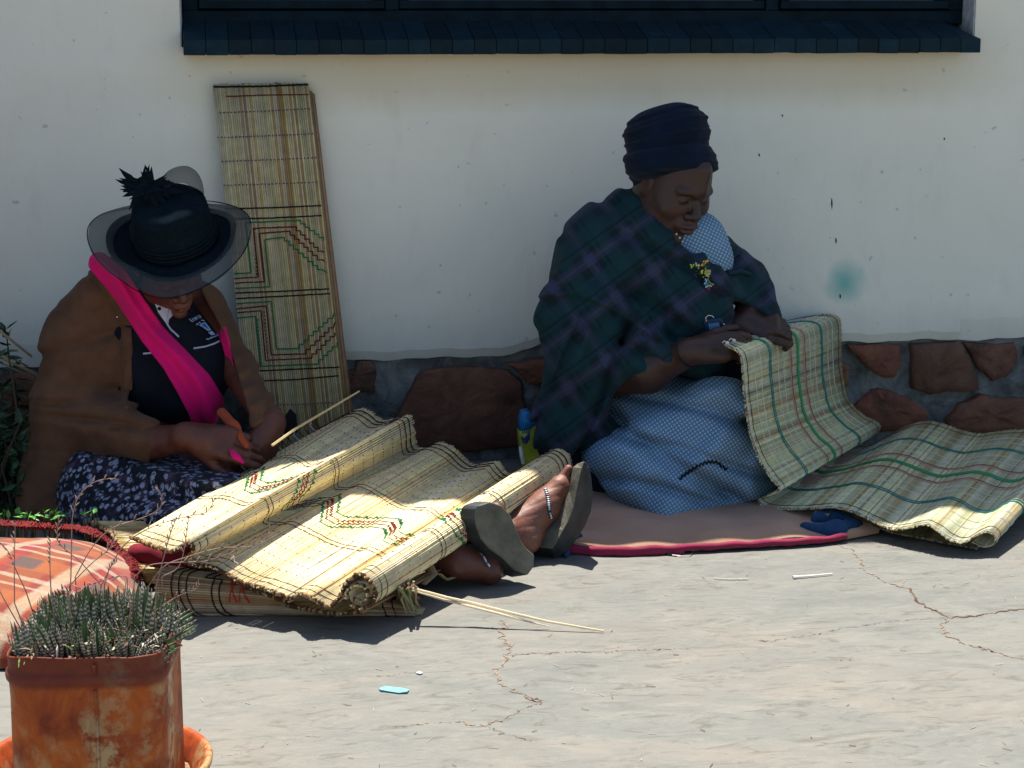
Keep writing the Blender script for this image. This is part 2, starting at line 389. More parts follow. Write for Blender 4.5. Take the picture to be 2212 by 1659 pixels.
        for L in range(len(lv)-1):
            for k in range(m):
                k2 = (k+1) % m; Fc.append((L*m+k, L*m+k2, (L+1)*m+k2, (L+1)*m+k))
        for k in range(m): Fc.append(((len(lv)-1)*m+k, (len(lv)-1)*m+(k+1) % m, len(V)-1))
        o = mesh_obj('stone', V, [f[::-1] for f in Fc], M['stone'], pl, True)
    # window sill of bricks on edge
    yf, yb = -.075, .085
    L0, R0 = PY(396, 119, yf), PY(2119, 115, yf)
    zt, zb = PY(1100, 85, yf)[2], PY(1100, 44, yb)[2]; z0 = PY(1100, 117, yf)[2]
    mb = MB(); xm0, xm1 = L0[0]+.006, R0[0]-.03
    V = [(xm0, yf+.006, z0+.004), (xm1+.02, yf+.006, z0+.004), (xm1, yb, z0+.004), (xm0, yb, z0+.004), (xm0, yf+.006, zt-.005), (xm1+.02, yf+.006, zt-.005), (xm1, yb, zb-.004), (xm0, yb, zb-.004)]
    mb.add(V, [(0,3,2,1),(4,5,6,7),(0,1,5,4),(1,2,6,5),(2,3,7,6),(3,0,4,7)])
    sill = mb.build('window_sill', M['frame'], h)
    nb = 37; xs = np.linspace(L0[0], R0[0], nb+1)
    for i in range(nb):
        a, b = xs[i]+.0005, xs[i+1]-.0005; j = rnd.gauss(0, .0007); jy = rnd.gauss(0, .001)
        ar, br = (a, b) if i < nb-1 else (a, b-.06)
        sk = -.004
        V = [(a, yf+jy, z0+j), (b, yf+jy, z0+j+rnd.uniform(-.001, .001)), (br+sk, yb, z0+j), (ar+sk, yb, z0+j), (a, yf+jy, zt+j), (b, yf+jy, zt+j+rnd.uniform(-.001, .001)), (br+sk, yb, zb+j), (ar+sk, yb, zb+j)]
        o = mesh_obj('brick', V, [(0,3,2,1),(4,5,6,7),(0,1,5,4),(1,2,6,5),(2,3,7,6),(3,0,4,7)], M['sill'], sill); bevel(o, .0022, 2)
    # window recess: frame, casements, glass
    wy = .10
    fr = MB(); zf = PY(1100, 44, wy)[2]-.01
    fr.box((wx0+.004, wy-.02, zf), (wx1-.006, wy+.05, zf+.036)); fr.box((wx0+.004, wy-.02, zf+.036), (wx0+.045, wy+.05, 2.2)); fr.box((wx1-.046, wy-.02, zf+.036), (wx1-.006, wy+.05, 2.2)); fr.box((wx0+.045, wy-.02, 2.16), (wx1-.046, wy+.05, 2.2))
    m1, m2 = PY(845, 10, wy)[0], PY(1665, 10, wy)[0]
    for m_ in (m1, m2): fr.box((m_-.018, wy-.02, zf+.036), (m_+.018, wy+.05, 2.16))
    win = bevel(fr.build('window', M['frame'], h), .003)
    for k, (a, b) in enumerate(((wx0+.047, m1-.020), (m1+.020, m2-.020), (m2+.020, wx1-.048))):
        c = MB(); z1 = zf+.04; pr = (-.028, -.012, -.03)[k]
        c.box((a, wy+pr, z1), (b, wy+.02, z1+.022)); c.box((a, wy+pr, 2.13), (b, wy+.02, 2.158)); c.box((a, wy+pr, z1+.022), (a+.024, wy+.02, 2.13)); c.box((b-.024, wy+pr, z1+.022), (b, wy+.02, 2.13))
        bevel(c.build('casement', M['frame'], win), .002)
        c = MB(); c.box((a+.022, wy+.004, z1+.02), (b-.022, wy+.009, 2.14)); c.build('pane', M['glass'], win)
    rv = MB()
    rv.box((wx0-.004, .003, wz-.01), (wx0+.003, .15, 2.2)); rv.box((wx1-.004, .003, wz-.01), (wx1+.003, .15, 2.2)); rv.box((wx0, .003, 2.2), (wx1, .15, 2.215))
    rv.build('window_reveal', M['reveal'], h)
    for u, v, hh in ((1797, 440, 13), (1806, 520, 7), (1815, 640, 6), (1640, 335, 4), (2040, 300, 3), (1690, 250, 3), (990, 360, 3)):   # chips in the paint
        P = [PY(u-1.6, v, -.001), PY(u-1, v-hh, -.001), PY(u+1.2, v-hh*.6, -.001), PY(u+1.6, v+hh*.3, -.001), PY(u, v+hh, -.001)]; mesh_obj('paint_chip', P, [(0, 1, 2, 3, 4)], M['reveal'] if u < 1000 else M['frame'], wall)
    mb = MB(); mb.box((wx0-.1, .26, .9), (wx1+.1, .27, 2.3)); mb.build('dark_room', M['frame'], h)
    # roof with a shallow eave: its edge throws the shade the women sit in
    ex, ez = -(.885-2.30/math.tan(SUN_EL)), 2.32
    mb = MB(); V = [(X0-.3, ex, ez), (X1+.3, ex, ez), (X1+.3, 3.2, ez+.5), (X0-.3, 3.2, ez+.5), (X0-.3, ex, ez+.05), (X1+.3, ex, ez+.05), (X1+.3, 3.2, ez+.55), (X0-.3, 3.2, ez+.55)]
    mb.add(V, [(0,3,2,1),(4,5,6,7),(0,1,5,4),(1,2,6,5),(2,3,7,6),(3,0,4,7)]); mb.build('roof', M['roof'], h)
    mb = MB(); mb.box((X0, .25, 0), (X0+.2, 3.0, 2.32)); mb.box((X1-.2, .25, 0), (X1, 3.0, 2.32)); mb.box((X0+.2, 2.8, 0), (X1-.2, 3.0, 2.6)); mb.build('side_wall', M['mortar'], h)
    return h
house = build_house()

# ================================================================ REED MATS
M['reed'] = attr_mat('dried_reed', .42, .22, 45, .4, .1)
M['thread'] = attr_mat('stitching_thread', .8, .15, 200, .15, 0)
M['reedend'] = attr_mat('cut_reed_ends', .8, .5, 300, .15, .3)
STRAW = (.50, .395, .19)
def reed_colours(n, base, var=.14, brown=.06, seed=1, bands=()):
    r = random.Random(seed); out = []; drift = 0
    for i in range(n):
        drift = drift*.8+r.gauss(0, var*.5); k = 1+drift+r.gauss(0, var*.5); c = [base[0]*k, base[1]*k, base[2]*k*(1+r.gauss(0, .12))]
        if r.random() < brown: c = [c[0]*.72, c[1]*.55, c[2]*.45]
        if r.random() < .12: c = [c[0]*.86, c[1]*.98, c[2]*.9]
        for b0, b1, f in bands:
            if b0 <= i < b1: c = [c[0]*f[0], c[1]*f[1], c[2]*f[2]]
        out.append([min(.85, max(.02, x)) for x in c])
    return out
def px_profile(rows, L=.85, d=None):
    """rows of (near u, near v, height or ('y', Y), far u, far v) -> near and far edge points"""
    NN, FF = [], []
    for r in rows:
        n = PY(r[0], r[1], r[2][1]) if isinstance(r[2], tuple) else PZ(r[0], r[1], r[2])
        if len(r) > 3 and r[3] is not None:
            rr = ray(r[3], r[4]); best = None
            for s in np.linspace(3, 7, 2400):
                q = CAM+rr*s
                if q[1] < n[1]: continue
                e = abs(np.linalg.norm(q-n)-L)
                if best is None or e < best[0]: best = (e, q)
            f = best[1]
        else: f = n+np.asarray(d)
        NN.append(n); FF.append(f)
    return np.array(NN), np.array(FF)
class Mat:
    def __init__(s, near, far, n, fill=.52, wob=.0006):
        J = catmull(np.hstack([near, far]), n); s.n = n
        s.A = J[:, :3]; s.B = J[:, 3:]
        s.sp = float(np.mean(np.linalg.norm(np.diff(s.A, axis=0), axis=1)))
        T = np.gradient(s.A, axis=0)+np.gradient(s.B, axis=0); D = s.B-s.A
        Nn = np.cross(T, D); s.N = Nn/np.linalg.norm(Nn, axis=1)[:, None]; s.r = s.sp*fill; s.wob = wob
        if s.N[0][2] < 0: s.N = -s.N
    def at(s, i, t, off=0.0):
        i = min(max(i, 0), s.n-1); k = int(i); f = i-k; k2 = min(k+1, s.n-1)
        p = (s.A[k]*(1-t)+s.B[k]*t)*(1-f)+(s.A[k2]*(1-t)+s.B[k2]*t)*f
        return p+(s.N[k]*(1-f)+s.N[k2]*f)*(s.r+off)
    def reeds(s, parent, cols, rag=.006, seg=6, ns=4, seed=3, name='reed_sheet', i0=0, i1=None):
        r = random.Random(seed); mb = MB(); i1 = i1 or s.n
        for i in range(i0, i1):
            D = s.B[i]-s.A[i]; l = np.linalg.norm(D); a = -r.uniform(0, rag)/l; b = 1+r.uniform(0, rag)/l
            pts = []; rad = []
            for k in range(ns):
                t = a+(b-a)*k/(ns-1); pts.append(s.A[i]+D*t+s.N[i]*r.gauss(0, s.wob)); rad.append(s.r*r.uniform(.9, 1.06))
            mb.tube(pts, rad, seg, cols[i])
        o = mb.build(name, M['reed'], parent, True); o['kind'] = 'stuff'; return o
    def row(s, mb, t, col, i0=0, i1=None, dash=0, th=.0012, slope=0, ph=0, wav=.0015, off=0):
        i1 = s.n-1 if i1 is None else i1; seg = []; k = 0
        for i in np.arange(i0, i1+.01, 1.0):
            tt = t+slope*(i-i0)+wav*math.sin(i*.21+ph)+wav*.6*math.sin(i*.57)
            on = (not dash) or (int(i)//dash) % 2 == 0
            if on: seg.append(s.at(i, tt, off+th*.4))
            if (not on or i+1 > i1) and len(seg) > 0:
                if len(seg) == 1: seg = [s.at(i-1.45, tt, off+th*.3), s.at(i-.9, tt, off+th*.6), s.at(i-.35, tt, off+th*.3)]
                mb.tube(seg, th, 4, col, cap=False); seg = []
        if len(seg) > 1: mb.tube(seg, th, 4, col, cap=False)
    def line(s, mb, pts, col, th=.0013):
        P = []
        for (i, t), (i2, t2) in zip(pts[:-1], pts[1:]):
            m = max(2, int(abs(i2-i))+1)
            for k in range(m): P.append(s.at(i+(i2-i)*k/m, t+(t2-t)*k/m, th*.5))
        P.append(s.at(*pts[-1], th*.5)); mb.tube(P, th, 4, col, cap=False)
    def stairs(s, mb, i0, i1, t0, step_i, step_t, turn, col, th=.0014):
        """stepped diagonal that climbs and comes back"""
        pts = [(i0, t0)]; i, t, d, c = i0, t0, 1, 0
        while i < i1:
            i2 = min(i+step_i, i1); pts.append((i2, t)); t2 = t+step_t*d; pts.append((i2, t2)); i, t = i2, t2; c += 1
            if c % turn == 0: d = -d
        s.line(mb, pts, col, th)
    def binding(s, parent, side, col, rad=.0042, name='bound_edge', hi=(.40, .27, .14), i0=0, i1=None):
        """row of little reed knots that closes the mat's edge"""
        mb = MB(); P = s.A if side == 0 else s.B; D = (s.B-s.A) if side == 0 else (s.A-s.B); i1 = i1 or s.n-1
        r = random.Random(5)
        for i in np.arange(i0, i1, max(.5, .0042/s.sp)):
            k = int(i); f = i-k; p = P[k]*(1-f)+P[min(k+1, s.n-1)]*f; d = unit(D[k])
            c = col if r.random() < .6 else hi
            mb.blob(p-d*r.uniform(.0, .003)+s.N[k]*r.uniform(-.001, .001), (rad*r.uniform(.8, 1.1),)*3, c, 5, 3)
        o = mb.build(name, M['reedend'], parent, True); o['kind'] = 'stuff'; return o
BLK = (.012, .012, .014); MAR = (.13, .018, .02); GRN = (.006, .17, .07); RED = (.32, .03, .03); WHT = (.62, .64, .62); TEAL = (.03, .20, .20); PNK = (.55, .30, .28)

# ---- mat leaning on the wall
def leaning_mat():
    top, bot = -.028, -.16
    t = thing('leaning_reed_mat', PY(650, 985, -.12), 'tall narrow reed mat with green and maroon stepped pattern leaning upright against the wall', 'mat')
    TL, TR = PY(461, 183, top), PY(664, 180, top)
    BL, BR = PZ(548, 1012, .004), PZ(753, 1000, .004)
    BL = PY(550, 1004, bot); BR = PY(754, 1000, bot); BL[2] = max(BL[2], .003); BR[2] = max(BR[2], .003)
    n = 46
    near = np.array([BL+(BR-BL)*k/8 for k in range(9)]); far = np.array([TL+(TR-TL)*k/8 for k in range(9)])
    m = Mat(near, far, n, .53); 
    if m.N[0][1] > 0: m.N = -m.N
    m.reeds(t, reed_colours(n, (.45, .37, .20), .16, .16, 11), .004, 6, 5, 4)
    # the sheet is doubled: back layer shows along the right side
    nb = np.array([BR+(np.array([.012*k, .014, 0])) for k in range(3)]); fb = np.array([PY(664+7*k, 190+8*k, top+.012) for k in range(3)])
    m2 = Mat(nb, fb, 6, .52); m2.reeds(t, reed_colours(6, (.36, .24, .13), .1, .3, 5), .004, 6, 4, 8, 'back_layer')
    mb = MB()
    # surveyed stitch lines (crop of the photograph), met with the mat's own plane
    pn = unit(np.cross(BR-BL, TL-BL)); 
    def on(zx, zy):
        u, v = (500+zx/1.765)*.864, (180+zy/1.765)*.864; r = ray(u, v)
        k = np.dot(BL-CAM, pn)/np.dot(r, pn); p = CAM+r*k
        return p+m.N[0]*(m.r+.0008)
    def ln(pts, col, th=.0016, dash=0):
        P = []
        for a, b in zip(pts[:-1], pts[1:]):
            L = math.hypot(b[0]-a[0], b[1]-a[1]); q = max(2, int(L/8))
            for k in range(q): P.append(((a[0]+(b[0]-a[0])*k/q)+rnd.gauss(0, .5), (a[1]+(b[1]-a[1])*k/q)+rnd.gauss(0, .5)))
        P.append(pts[-1])
        if not dash: mb.tube([on(*p) for p in P], th, 4, col, cap=False)
        else:
            for k in range(0, len(P)-1, 2): mb.tube([on(*P[k]), on(*P[k+1])], th, 4, col, cap=False)
    ln([(60, 66), (260, 64), (478, 56)], BLK, .0025); ln([(115, 108), (300, 102), (480, 100)], MAR)
    for a, b, c in (((85, 180), (300, 172), (485, 162)), ((75, 290), (300, 282), (500, 272)), ((95, 395), (300, 388), (515, 378)), ((103, 500), (300, 495), (525, 486)), ((270, 1470), (450, 1466), (625, 1456))):
        ln([a, b, c], (.10, .09, .13), .0016, 1)
    for a, b, c in (((110, 603), (300, 600), (535, 590)), ((120, 648), (300, 645), (537, 634)), ((155, 975), (350, 968), (570, 957)), ((158, 1000), (350, 990), (575, 978)), ((185, 1322), (400, 1312), (615, 1302)), ((190, 1365), (400, 1358), (612, 1340))):
        ln([a, b, c], BLK, .0019)
    def st(x, y, dx, dy, n_, col):
        p = [(x, y)]
        for k in range(n_): p.append((x, y+dy)); x += dx; y += dy; p.append((x, y))
        return p
    ln([(150, 890), (225, 886), (212, 760), (203, 665), (440, 655)]+st(445, 655, 20, 15, 5, 0)+[(545, 745)], GRN, .0018)
    ln([(150, 912), (258, 905), (235, 690), (425, 683)]+st(425, 683, 19, 18, 6, 0)+[(548, 795)], MAR, .0018)
    ln([(153, 932), (285, 925), (262, 712), (398, 702)]+st(398, 702, 20, 18, 7, 0)+[(550, 835)], MAR, .0018)
    ln([(155, 955), (308, 948), (285, 740), (372, 728)]+st(372, 728, 21, 18, 8, 0)+[(560, 885)], GRN, .0018)
    ln([(240, 690), (250, 905)], BLK, .0016, 1)
    ln([(160, 1022), (315, 1012), (338, 1222), (435, 1220)]+st(438, 1220, 21, -19, 7, 0)+[(592, 1065)], GRN, .0018)
    ln([(160, 1045), (293, 1032), (315, 1248), (465, 1243)]+st(468, 1243, 20, -19, 6, 0)+[(595, 1105)], MAR, .0018)
    ln([(163, 1062), (270, 1053), (290, 1272), (492, 1262)]+st(494, 1262, 20, -19, 5, 0)+[(596, 1150)], MAR, .0018)
    ln([(165, 1085), (246, 1078), (268, 1298), (522, 1288)]+st(524, 1288, 20, -19, 4, 0)+[(605, 1193)], GRN, .0018)
    ln([(283, 1055), (300, 1270)], BLK, .0016, 1); ln([(255, 1090), (268, 1290)], GRN, .0016, 1)
    mb.build('stitching', M['thread'], t)['kind'] = 'stuff'
    # dark hole near the foot: a black patch laid on the sheet
    q = MB(); P = [on(398, 1485), on(425, 1510), on(432, 1590), on(395, 1605), on(362, 1590), on(370, 1525)]
    c = sum(P)/6; V = [p for p in P]+[c+m.N[0]*.0015]; q.add(V, [(k, (k+1) % 6, 6) for k in range(6)]); q.build('dark_patch', simple('black_reed', (.012, .012, .012), .9), t)
    return t
leaning_mat()

# ---- big patterned mat over the left woman's legs
def lap_mat():
    rows = [(285, 1160, 0.137, 700, 922), (335, 1180, 0.144, 780, 884), (372, 1190, 0.157, 826, 908), (398, 1178, 0.174, 858, 905), (409, 1168, 0.176, 886, 899), (418, 1190, 0.152, 893, 930),
            (400, 1212, 0.107, 900, 966), (430, 1222, 0.097, 925, 968), (463, 1225, 0.097, 952, 957), (525, 1258, 0.080, 985, 972), (570, 1270, 0.076, 1020, 1003), (605, 1284, 0.070, 1048, 1001), (632, 1292, 0.060, 1072, 997),
            (645, 1283, 0.072, 1080, 1004), (664, 1286, 0.082, 1092, 1020), (692, 1302, 0.066, 1112, 1030), (716, 1308, 0.061, 1138, 1030), (735, 1288, 0.078, 1155, 1012), (750, 1258, 0.108, 1175, 983), (776, 1240, 0.126, 1204, 971),
            (802, 1256, 0.114, 1226, 982), (811, 1285, 0.084, 1233, 1008), (795, 1310, 0.056, 1218, 1030), (768, 1308, 0.058, 1196, 1026)]
    nA, fA = px_profile(rows[:-2])
    d = fA[-1]-nA[-1]
    # finish the roll as a real spiral
    c = (nA[-4]+nA[-1])/2+np.array([-.004, 0, -.012]); ax = unit(d); e1 = unit(nA[-1]-c); e2 = unit(np.cross(ax, e1))
    if np.dot(e2, [0, 0, 1]) > 0: e2 = -e2
    sp = []
    R0 = np.linalg.norm(nA[-1]-c)
    for k in range(1, 15):
        a = k*.62; rr = R0*(1-.045*k); sp.append(c+e1*rr*math.cos(a)+e2*rr*math.sin(a))
    sp = np.array(sp); nA = np.vstack([nA, sp]); fA = np.vstack([fA, sp+d])
    t = thing('draped_reed_mat', PZ(640, 1290, .05), 'large straw mat with red and green stitching draped over the seated woman\'s outstretched legs', 'mat')
    n = 300; m = Mat(nA, fA, n, .53, .0007); print('lap mat spacing', m.sp, 'len', m.sp*n)
    m.reeds(t, reed_colours(n, (.74, .61, .35), .12, .07, 21), .007, 6, 5, 6)
    mb = MB(); top = int(n*.80)
    for tt in (.025, .05): m.row(mb, tt, (.05, .03, .02), dash=0, th=.0009, ph=tt*80)
    for tt in (.955, .978): m.row(mb, tt, (.07, .03, .03) if tt < .96 else BLK, th=.0016, ph=tt*50)
    m.row(mb, .93, MAR, dash=0, th=.0010)
    for k, tt in enumerate(np.arange(.10, .93, .049)):
        if abs(tt-.46) < .10: continue
        m.row(mb, tt, (.14, .12, .13), dash=2, th=.0009, ph=k, i0=k % 3)
    for tt in (.30, .318, .60, .618): m.row(mb, tt, (.06, .04, .035), th=.0009, ph=tt*30)
    # stepped bands along the middle
    def trap(i, per, up_, amp):
        x = i % per; k = 2
        if x < up_: return amp*(int(x)//k)*k/up_
        if x < per/2: return amp
        if x < per/2+up_: return amp*(1-(int(x-per/2)//k)*k/up_)
        return 0.0
    for off, col, th in ((-.062, GRN, .0011), (-.038, MAR, .0010), (-.016, MAR, .0010), (.012, GRN, .0011)):
        pts = []; last = None
        for i in range(0, n-1):
            v_ = .43+off+trap(i+6, 50, 16, .085)
            if last is not None and abs(v_-last) > 1e-6: pts.append((i, last))
            pts.append((i, v_)); last = v_
        m.line(mb, pts, col, th)
    for i in range(0, n-3, 2):
        x = (i+6) % 50; a_ = trap(i+6, 50, 16, .085)
        if x < 16 or 25 <= x < 41:
            m.line(mb, [(i, .405+a_), (i+1.0, .405+a_)], RED, .0018)
            if i % 4 == 0: m.line(mb, [(i, .371+a_), (i+1.2, .371+a_)], GRN, .0019); m.line(mb, [(i, .446+a_), (i+1.2, .446+a_)], GRN, .0019)
    mb.build('stitching', M['thread'], t)['kind'] = 'stuff'
    m.binding(t, 0, (.085, .042, .02), .0054, hi=(.30, .19, .09)); m.binding(t, 1, (.09, .05, .035), .0028)
    # the sheet returns under itself to the left, as a folded lower layer
    r2 = [(790, 1318, .044, None, None), (755, 1323, .034), (715, 1323, .028), (655, 1313, .026), (600, 1303, .024), (560, 1294, .028), (509, 1280, .036), (472, 1265, .044), (458, 1250, .056), (466, 1240, .066), (495, 1246, .066), (525, 1264, .058), (565, 1279, .052), (600, 1292, .044), (626, 1300, .038)]
    nB, fB = px_profile(r2, d=np.array([.46, .66, .0])); m2 = Mat(nB, nB+(fB-nB)*.5, 120, .52)
    m2.reeds(t, reed_colours(120, (.46, .36, .19), .13, .1, 9), .006, 5, 3, 5, 'underside_fold'); m2.binding(t, 0, (.085, .042, .02), .0054, hi=(.30, .19, .09))
    # loose reeds poking from the far left edge
    mb = MB()
    mb.tube([PY(588, 962, -.86), PY(640, 925, -.80), PY(710, 884, -.72), PY(776, 845, -.64)], [.0032, .003, .0028, .0022], 5, (.48, .38, .2))
    for k in range(14):
        a = m.at(0, .55+k*.033, .001); mb.tube([a, a+np.array([-.012, .004, .012]), a+np.array([-.008, .01, .02])], .0011, 4, BLK if k % 3 else WHT, cap=False)
    mb.build('loose_reed', M['thread'], t)
    return m
LAPMAT = lap_mat()

# ---- second, older mat lying folded below
def lower_mat():
    t = thing('folded_floor_mat', PZ(600, 1330, 0), 'older brownish reed mat with black lines folded on the ground beneath the draped mat', 'mat')
    L_ = [(500, 1262, .025), (452, 1250, .050), (390, 1228, .080), (352, 1232, .085), (340, 1250, .075), (340, 1275, .055), (350, 1302, .03), (372, 1324, .006), (440, 1326, .004), (520, 1322, .004)]
    R_ = [(900, 1290, .010), (888, 1296, .015), (880, 1301, .018), (878, 1305, .019), (878, 1309, .017), (880, 1314, .013), (884, 1320, .009), (888, 1328, .005), (900, 1324, .004), (910, 1314, .004)]
    near = np.array([PZ(*q) for q in L_]); far = np.array([PZ(*q) for q in R_])
    m = Mat(near, far, 74, .53, .0012); m.reeds(t, reed_colours(74, (.33, .235, .125), .2, .3, 33), .012, 5, 7, 3)
    if np.dot(m.N[36], CAM-m.A[36]) < 0: m.N = -m.N
    mb = MB()
    for tt, c in ((.055, BLK), (.085, BLK), (.115, BLK), (.66, MAR), (.9, BLK), (.94, MAR)): m.row(mb, tt, c, th=.0015)
    for k in range(2): m.line(mb, [(22, .20+.03*k), (32, .185+.03*k), (32, .225+.03*k), (44, .21+.03*k), (60, .22+.03*k)], BLK, .0016)
    for k in range(2): m.line(mb, [(24, .28+.03*k), (42, .31+.05*k)], (.40, .04, .02), .0020); m.line(mb, [(26, .33+.03*k), (42, .28+.04*k)], (.40, .04, .02), .0020)
    mb.build('stitching', M['thread'], t)['kind'] = 'stuff'
lower_mat()

# ---- green-striped mat held by the right woman
def striped_mat():
    Dh = np.array([.494, .68, -.045]); 
    rows = [(1567, 745, ('y', -.70), 1688, 684), (1580, 752, ('y', -.70), 1730, 678), (1592, 758, ('y', -.70), 1775, 676), (1602, 775, ('y', -.70), 1808, 686), (1605, 810, ('y', -.70), 1813, 725), (1608, 850, ('y', -.70), 1813, 770), (1614, 900, ('y', -.70), 1818, 820), (1624, 950, ('y', -.70), 1832, 865), (1645, 1000, ('y', -.71), 1865, 897), (1668, 1035, ('y', -.72), 1898, 916),
            (1684, 1055, ('y', -.73), 1895, 935), (1672, 1066, ('y', -.74), 1860, 948), (1645, 1076, .040, 1842, 950), (1640, 1086, .028, 1845, 953), (1662, 1097, .020, 1870, 950), (1710, 1100, .026, 1905, 944), (1765, 1098, .042, 1945, 928), (1805, 1096, .056, 1990, 912), (1850, 1108, .055, 2030, 915), (1895, 1130, .042, 2075, 930), (1930, 1143, .036, 2115, 938),
            (1965, 1140, .048, 2150, 934), (2000, 1133, .062, 2190, 930), (2025, 1146, .055, 2225, 930), (2052, 1166, .038, 2262, 935), (2082, 1172, .034, 2300, 930), (2108, 1158, .048, 2330, 915), (2132, 1148, .056, 2352, 905), (2150, 1158, .046, 2368, 915), (2147, 1174, .030, 2362, 930), (2125, 1180, .018, 2345, 938), (2102, 1170, .024, 2325, 930)]
    near, far = px_profile(rows, L=.84)
    # keep the far edge at floor or above and off the wall
    far[:, 2] = np.maximum(far[:, 2], .012); far[:, 1] = np.minimum(far[:, 1], -.012)
    n = 430
    t = thing('striped_reed_mat', PZ(1900, 1120, 0), 'fine greenish mat striped teal, pink and white, one end held up by the woman', 'mat')
    m = Mat(near, far, n, .56, .0004); print('striped spacing', m.sp, m.sp*n)
    # outward side faces the camera on the hanging part
    if np.dot(m.N[80], CAM-m.A[80]) < 0: m.N = -m.N
    r = random.Random(3); bands = []
    br = (.80, .66, .55)
    for b in (38, 62, 84, 122, 133, 158, 196, 232, 240, 271, 300, 322, 351, 384, 402): bands.append((b, b+r.choice((2, 3, 5)), br))
    cols = reed_colours(n, (.54, .52, .31), .22, .08, 17, bands)
    m.reeds(t, cols, .008, 5, 5, 12)
    mb = MB()
    for tt, c, th in ((.035, BLK, .0009), (.10, WHT, .0010), (.155, WHT, .0010), (.235, TEAL, .0018), (.25, TEAL, .0014), (.315, WHT, .0010), (.37, WHT, .0010), (.435, PNK, .0018), (.447, (.10, .03, .04), .0010), (.505, (.06, .26, .13), .0030), (.515, (.06, .26, .13), .0028), (.578, PNK, .0018), (.59, (.10, .03, .04), .0010), (.64, WHT, .0010), (.695, WHT, .0010), (.765, TEAL, .0018), (.778, TEAL, .0014), (.84, WHT, .0010), (.895, WHT, .0010), (.965, (.15, .06, .06), .0010), (.012, WHT, .0011)):
        m.row(mb, tt, c, th=th, ph=tt*40, wav=.002)
    # knots at the held end
    for tt, c in ((.10, WHT), (.155, WHT), (.235, (.02, .35, .45)), (.012, WHT)):
        p = m.at(1, tt, .003); mb.blob(p, .0052, c, 5, 3); mb.tube([p, p+np.array([-.008, -.002, .006]), p+np.array([-.012, 0, .001])], .0014, 4, c)
    mb.build('stitching', M['thread'], t)['kind'] = 'stuff'
    m.binding(t, 0, (.13, .09, .05), .0030, hi=(.38, .30, .18)); m.binding(t, 1, (.2, .14, .08), .0026, hi=(.4, .34, .2))
    # lower return layer
    r2 = [(1790, 1112, .035), (1760, 1106, .03), (1775, 1118, .018), (1820, 1118, .02), (1870, 1128, .018), (1930, 1150, .014), (1990, 1162, .008), (2060, 1176, .008), (2110, 1184, .008)]
    a, b = px_profile(r2, d=np.array([.38, .66, 0])); m2 = Mat(a, a+(b-a)*.8, 110, .52)
    m2.reeds(t, reed_colours(110, (.25, .22, .12), .15, .1, 5), .006, 5, 3, 5, 'underside_fold'); m2.binding(t, 0, (.10, .07, .04), .0034, hi=(.3, .24, .14))
    return m
STRMAT = striped_mat()

# ================================================================ BODIES: distance fields turned into one continuous skin
def rotm(fwd, up):
    """rows: local x (subject's left... right-hand), y = forward, z = up"""
    f = unit(fwd); u = unit(np.asarray(up, float)-f*np.dot(up, f)); x = np.cross(f, u); return np.array([x, f, u])
class Prim:
    def __init__(s, kind, f, c, R, k=.015, op='+'): s.kind = kind; s.f = f; s.c = np.asarray(c, float); s.R = float(R); s.k = k; s.op = op
def cone(a, b, ra, rb, k=.015, op='+'):
    a = np.asarray(a, float); b = np.asarray(b, float); ab = b-a; L2 = float(ab@ab)+1e-12
    def f(P):
        pa = P-a; t = np.clip((pa@ab)/L2, 0, 1); return np.linalg.norm(pa-t[:, None]*ab, axis=1)-(ra+(rb-ra)*t)
    return Prim('c', f, (a+b)/2, math.sqrt(L2)/2+max(ra, rb), k, op)
def elli(c, r, R=None, k=.015, op='+'):
    c = np.asarray(c, float); r = np.asarray(r, float); R = np.eye(3) if R is None else np.asarray(R)
    def f(P):
        q = (P-c)@R.T; k0 = np.linalg.norm(q/r, axis=1); k1 = np.linalg.norm(q/(r*r), axis=1)+1e-9
        return k0*(k0-1)/k1
    return Prim('e', f, c, float(max(r)), k, op)
class Field:
    def __init__(s, prims=(), post=None): s.p = list(prims); s.post = post
    def __call__(s, P):
        P = np.ascontiguousarray(P, np.float64); n = len(P); m = (n+511)//512
        d = np.full(n, 1.0)
        for ci in range(m):
            pass
        pad = m*512-n
        Q = np.vstack([P, np.repeat(P[-1:], pad, 0)]) if pad else P
        B = Q.reshape(m, 512, 3); lo = B.min(1); hi = B.max(1); C = (lo+hi)/2; R = np.linalg.norm(hi-lo, axis=1)/2
        D = np.full((m, 512), 1.0)
        for pr in s.p:
            msk = (np.linalg.norm(C-pr.c, axis=1)-R-pr.R) < .09
            if not msk.any(): continue
            q = B[msk].reshape(-1, 3); v = pr.f(q).reshape(-1, 512); a = D[msk]
            if pr.op == '+':
                h = np.clip(.5+.5*(a-v)/pr.k, 0, 1); a = a+(v-a)*h-pr.k*h*(1-h)
            else:
                h = np.clip(.5-.5*(a+v)/pr.k, 0, 1); a = a+(-v-a)*h+pr.k*h*(1-h)
            D[msk] = a
        d = D.reshape(-1)[:n]
        return s.post(P, d) if s.post else d
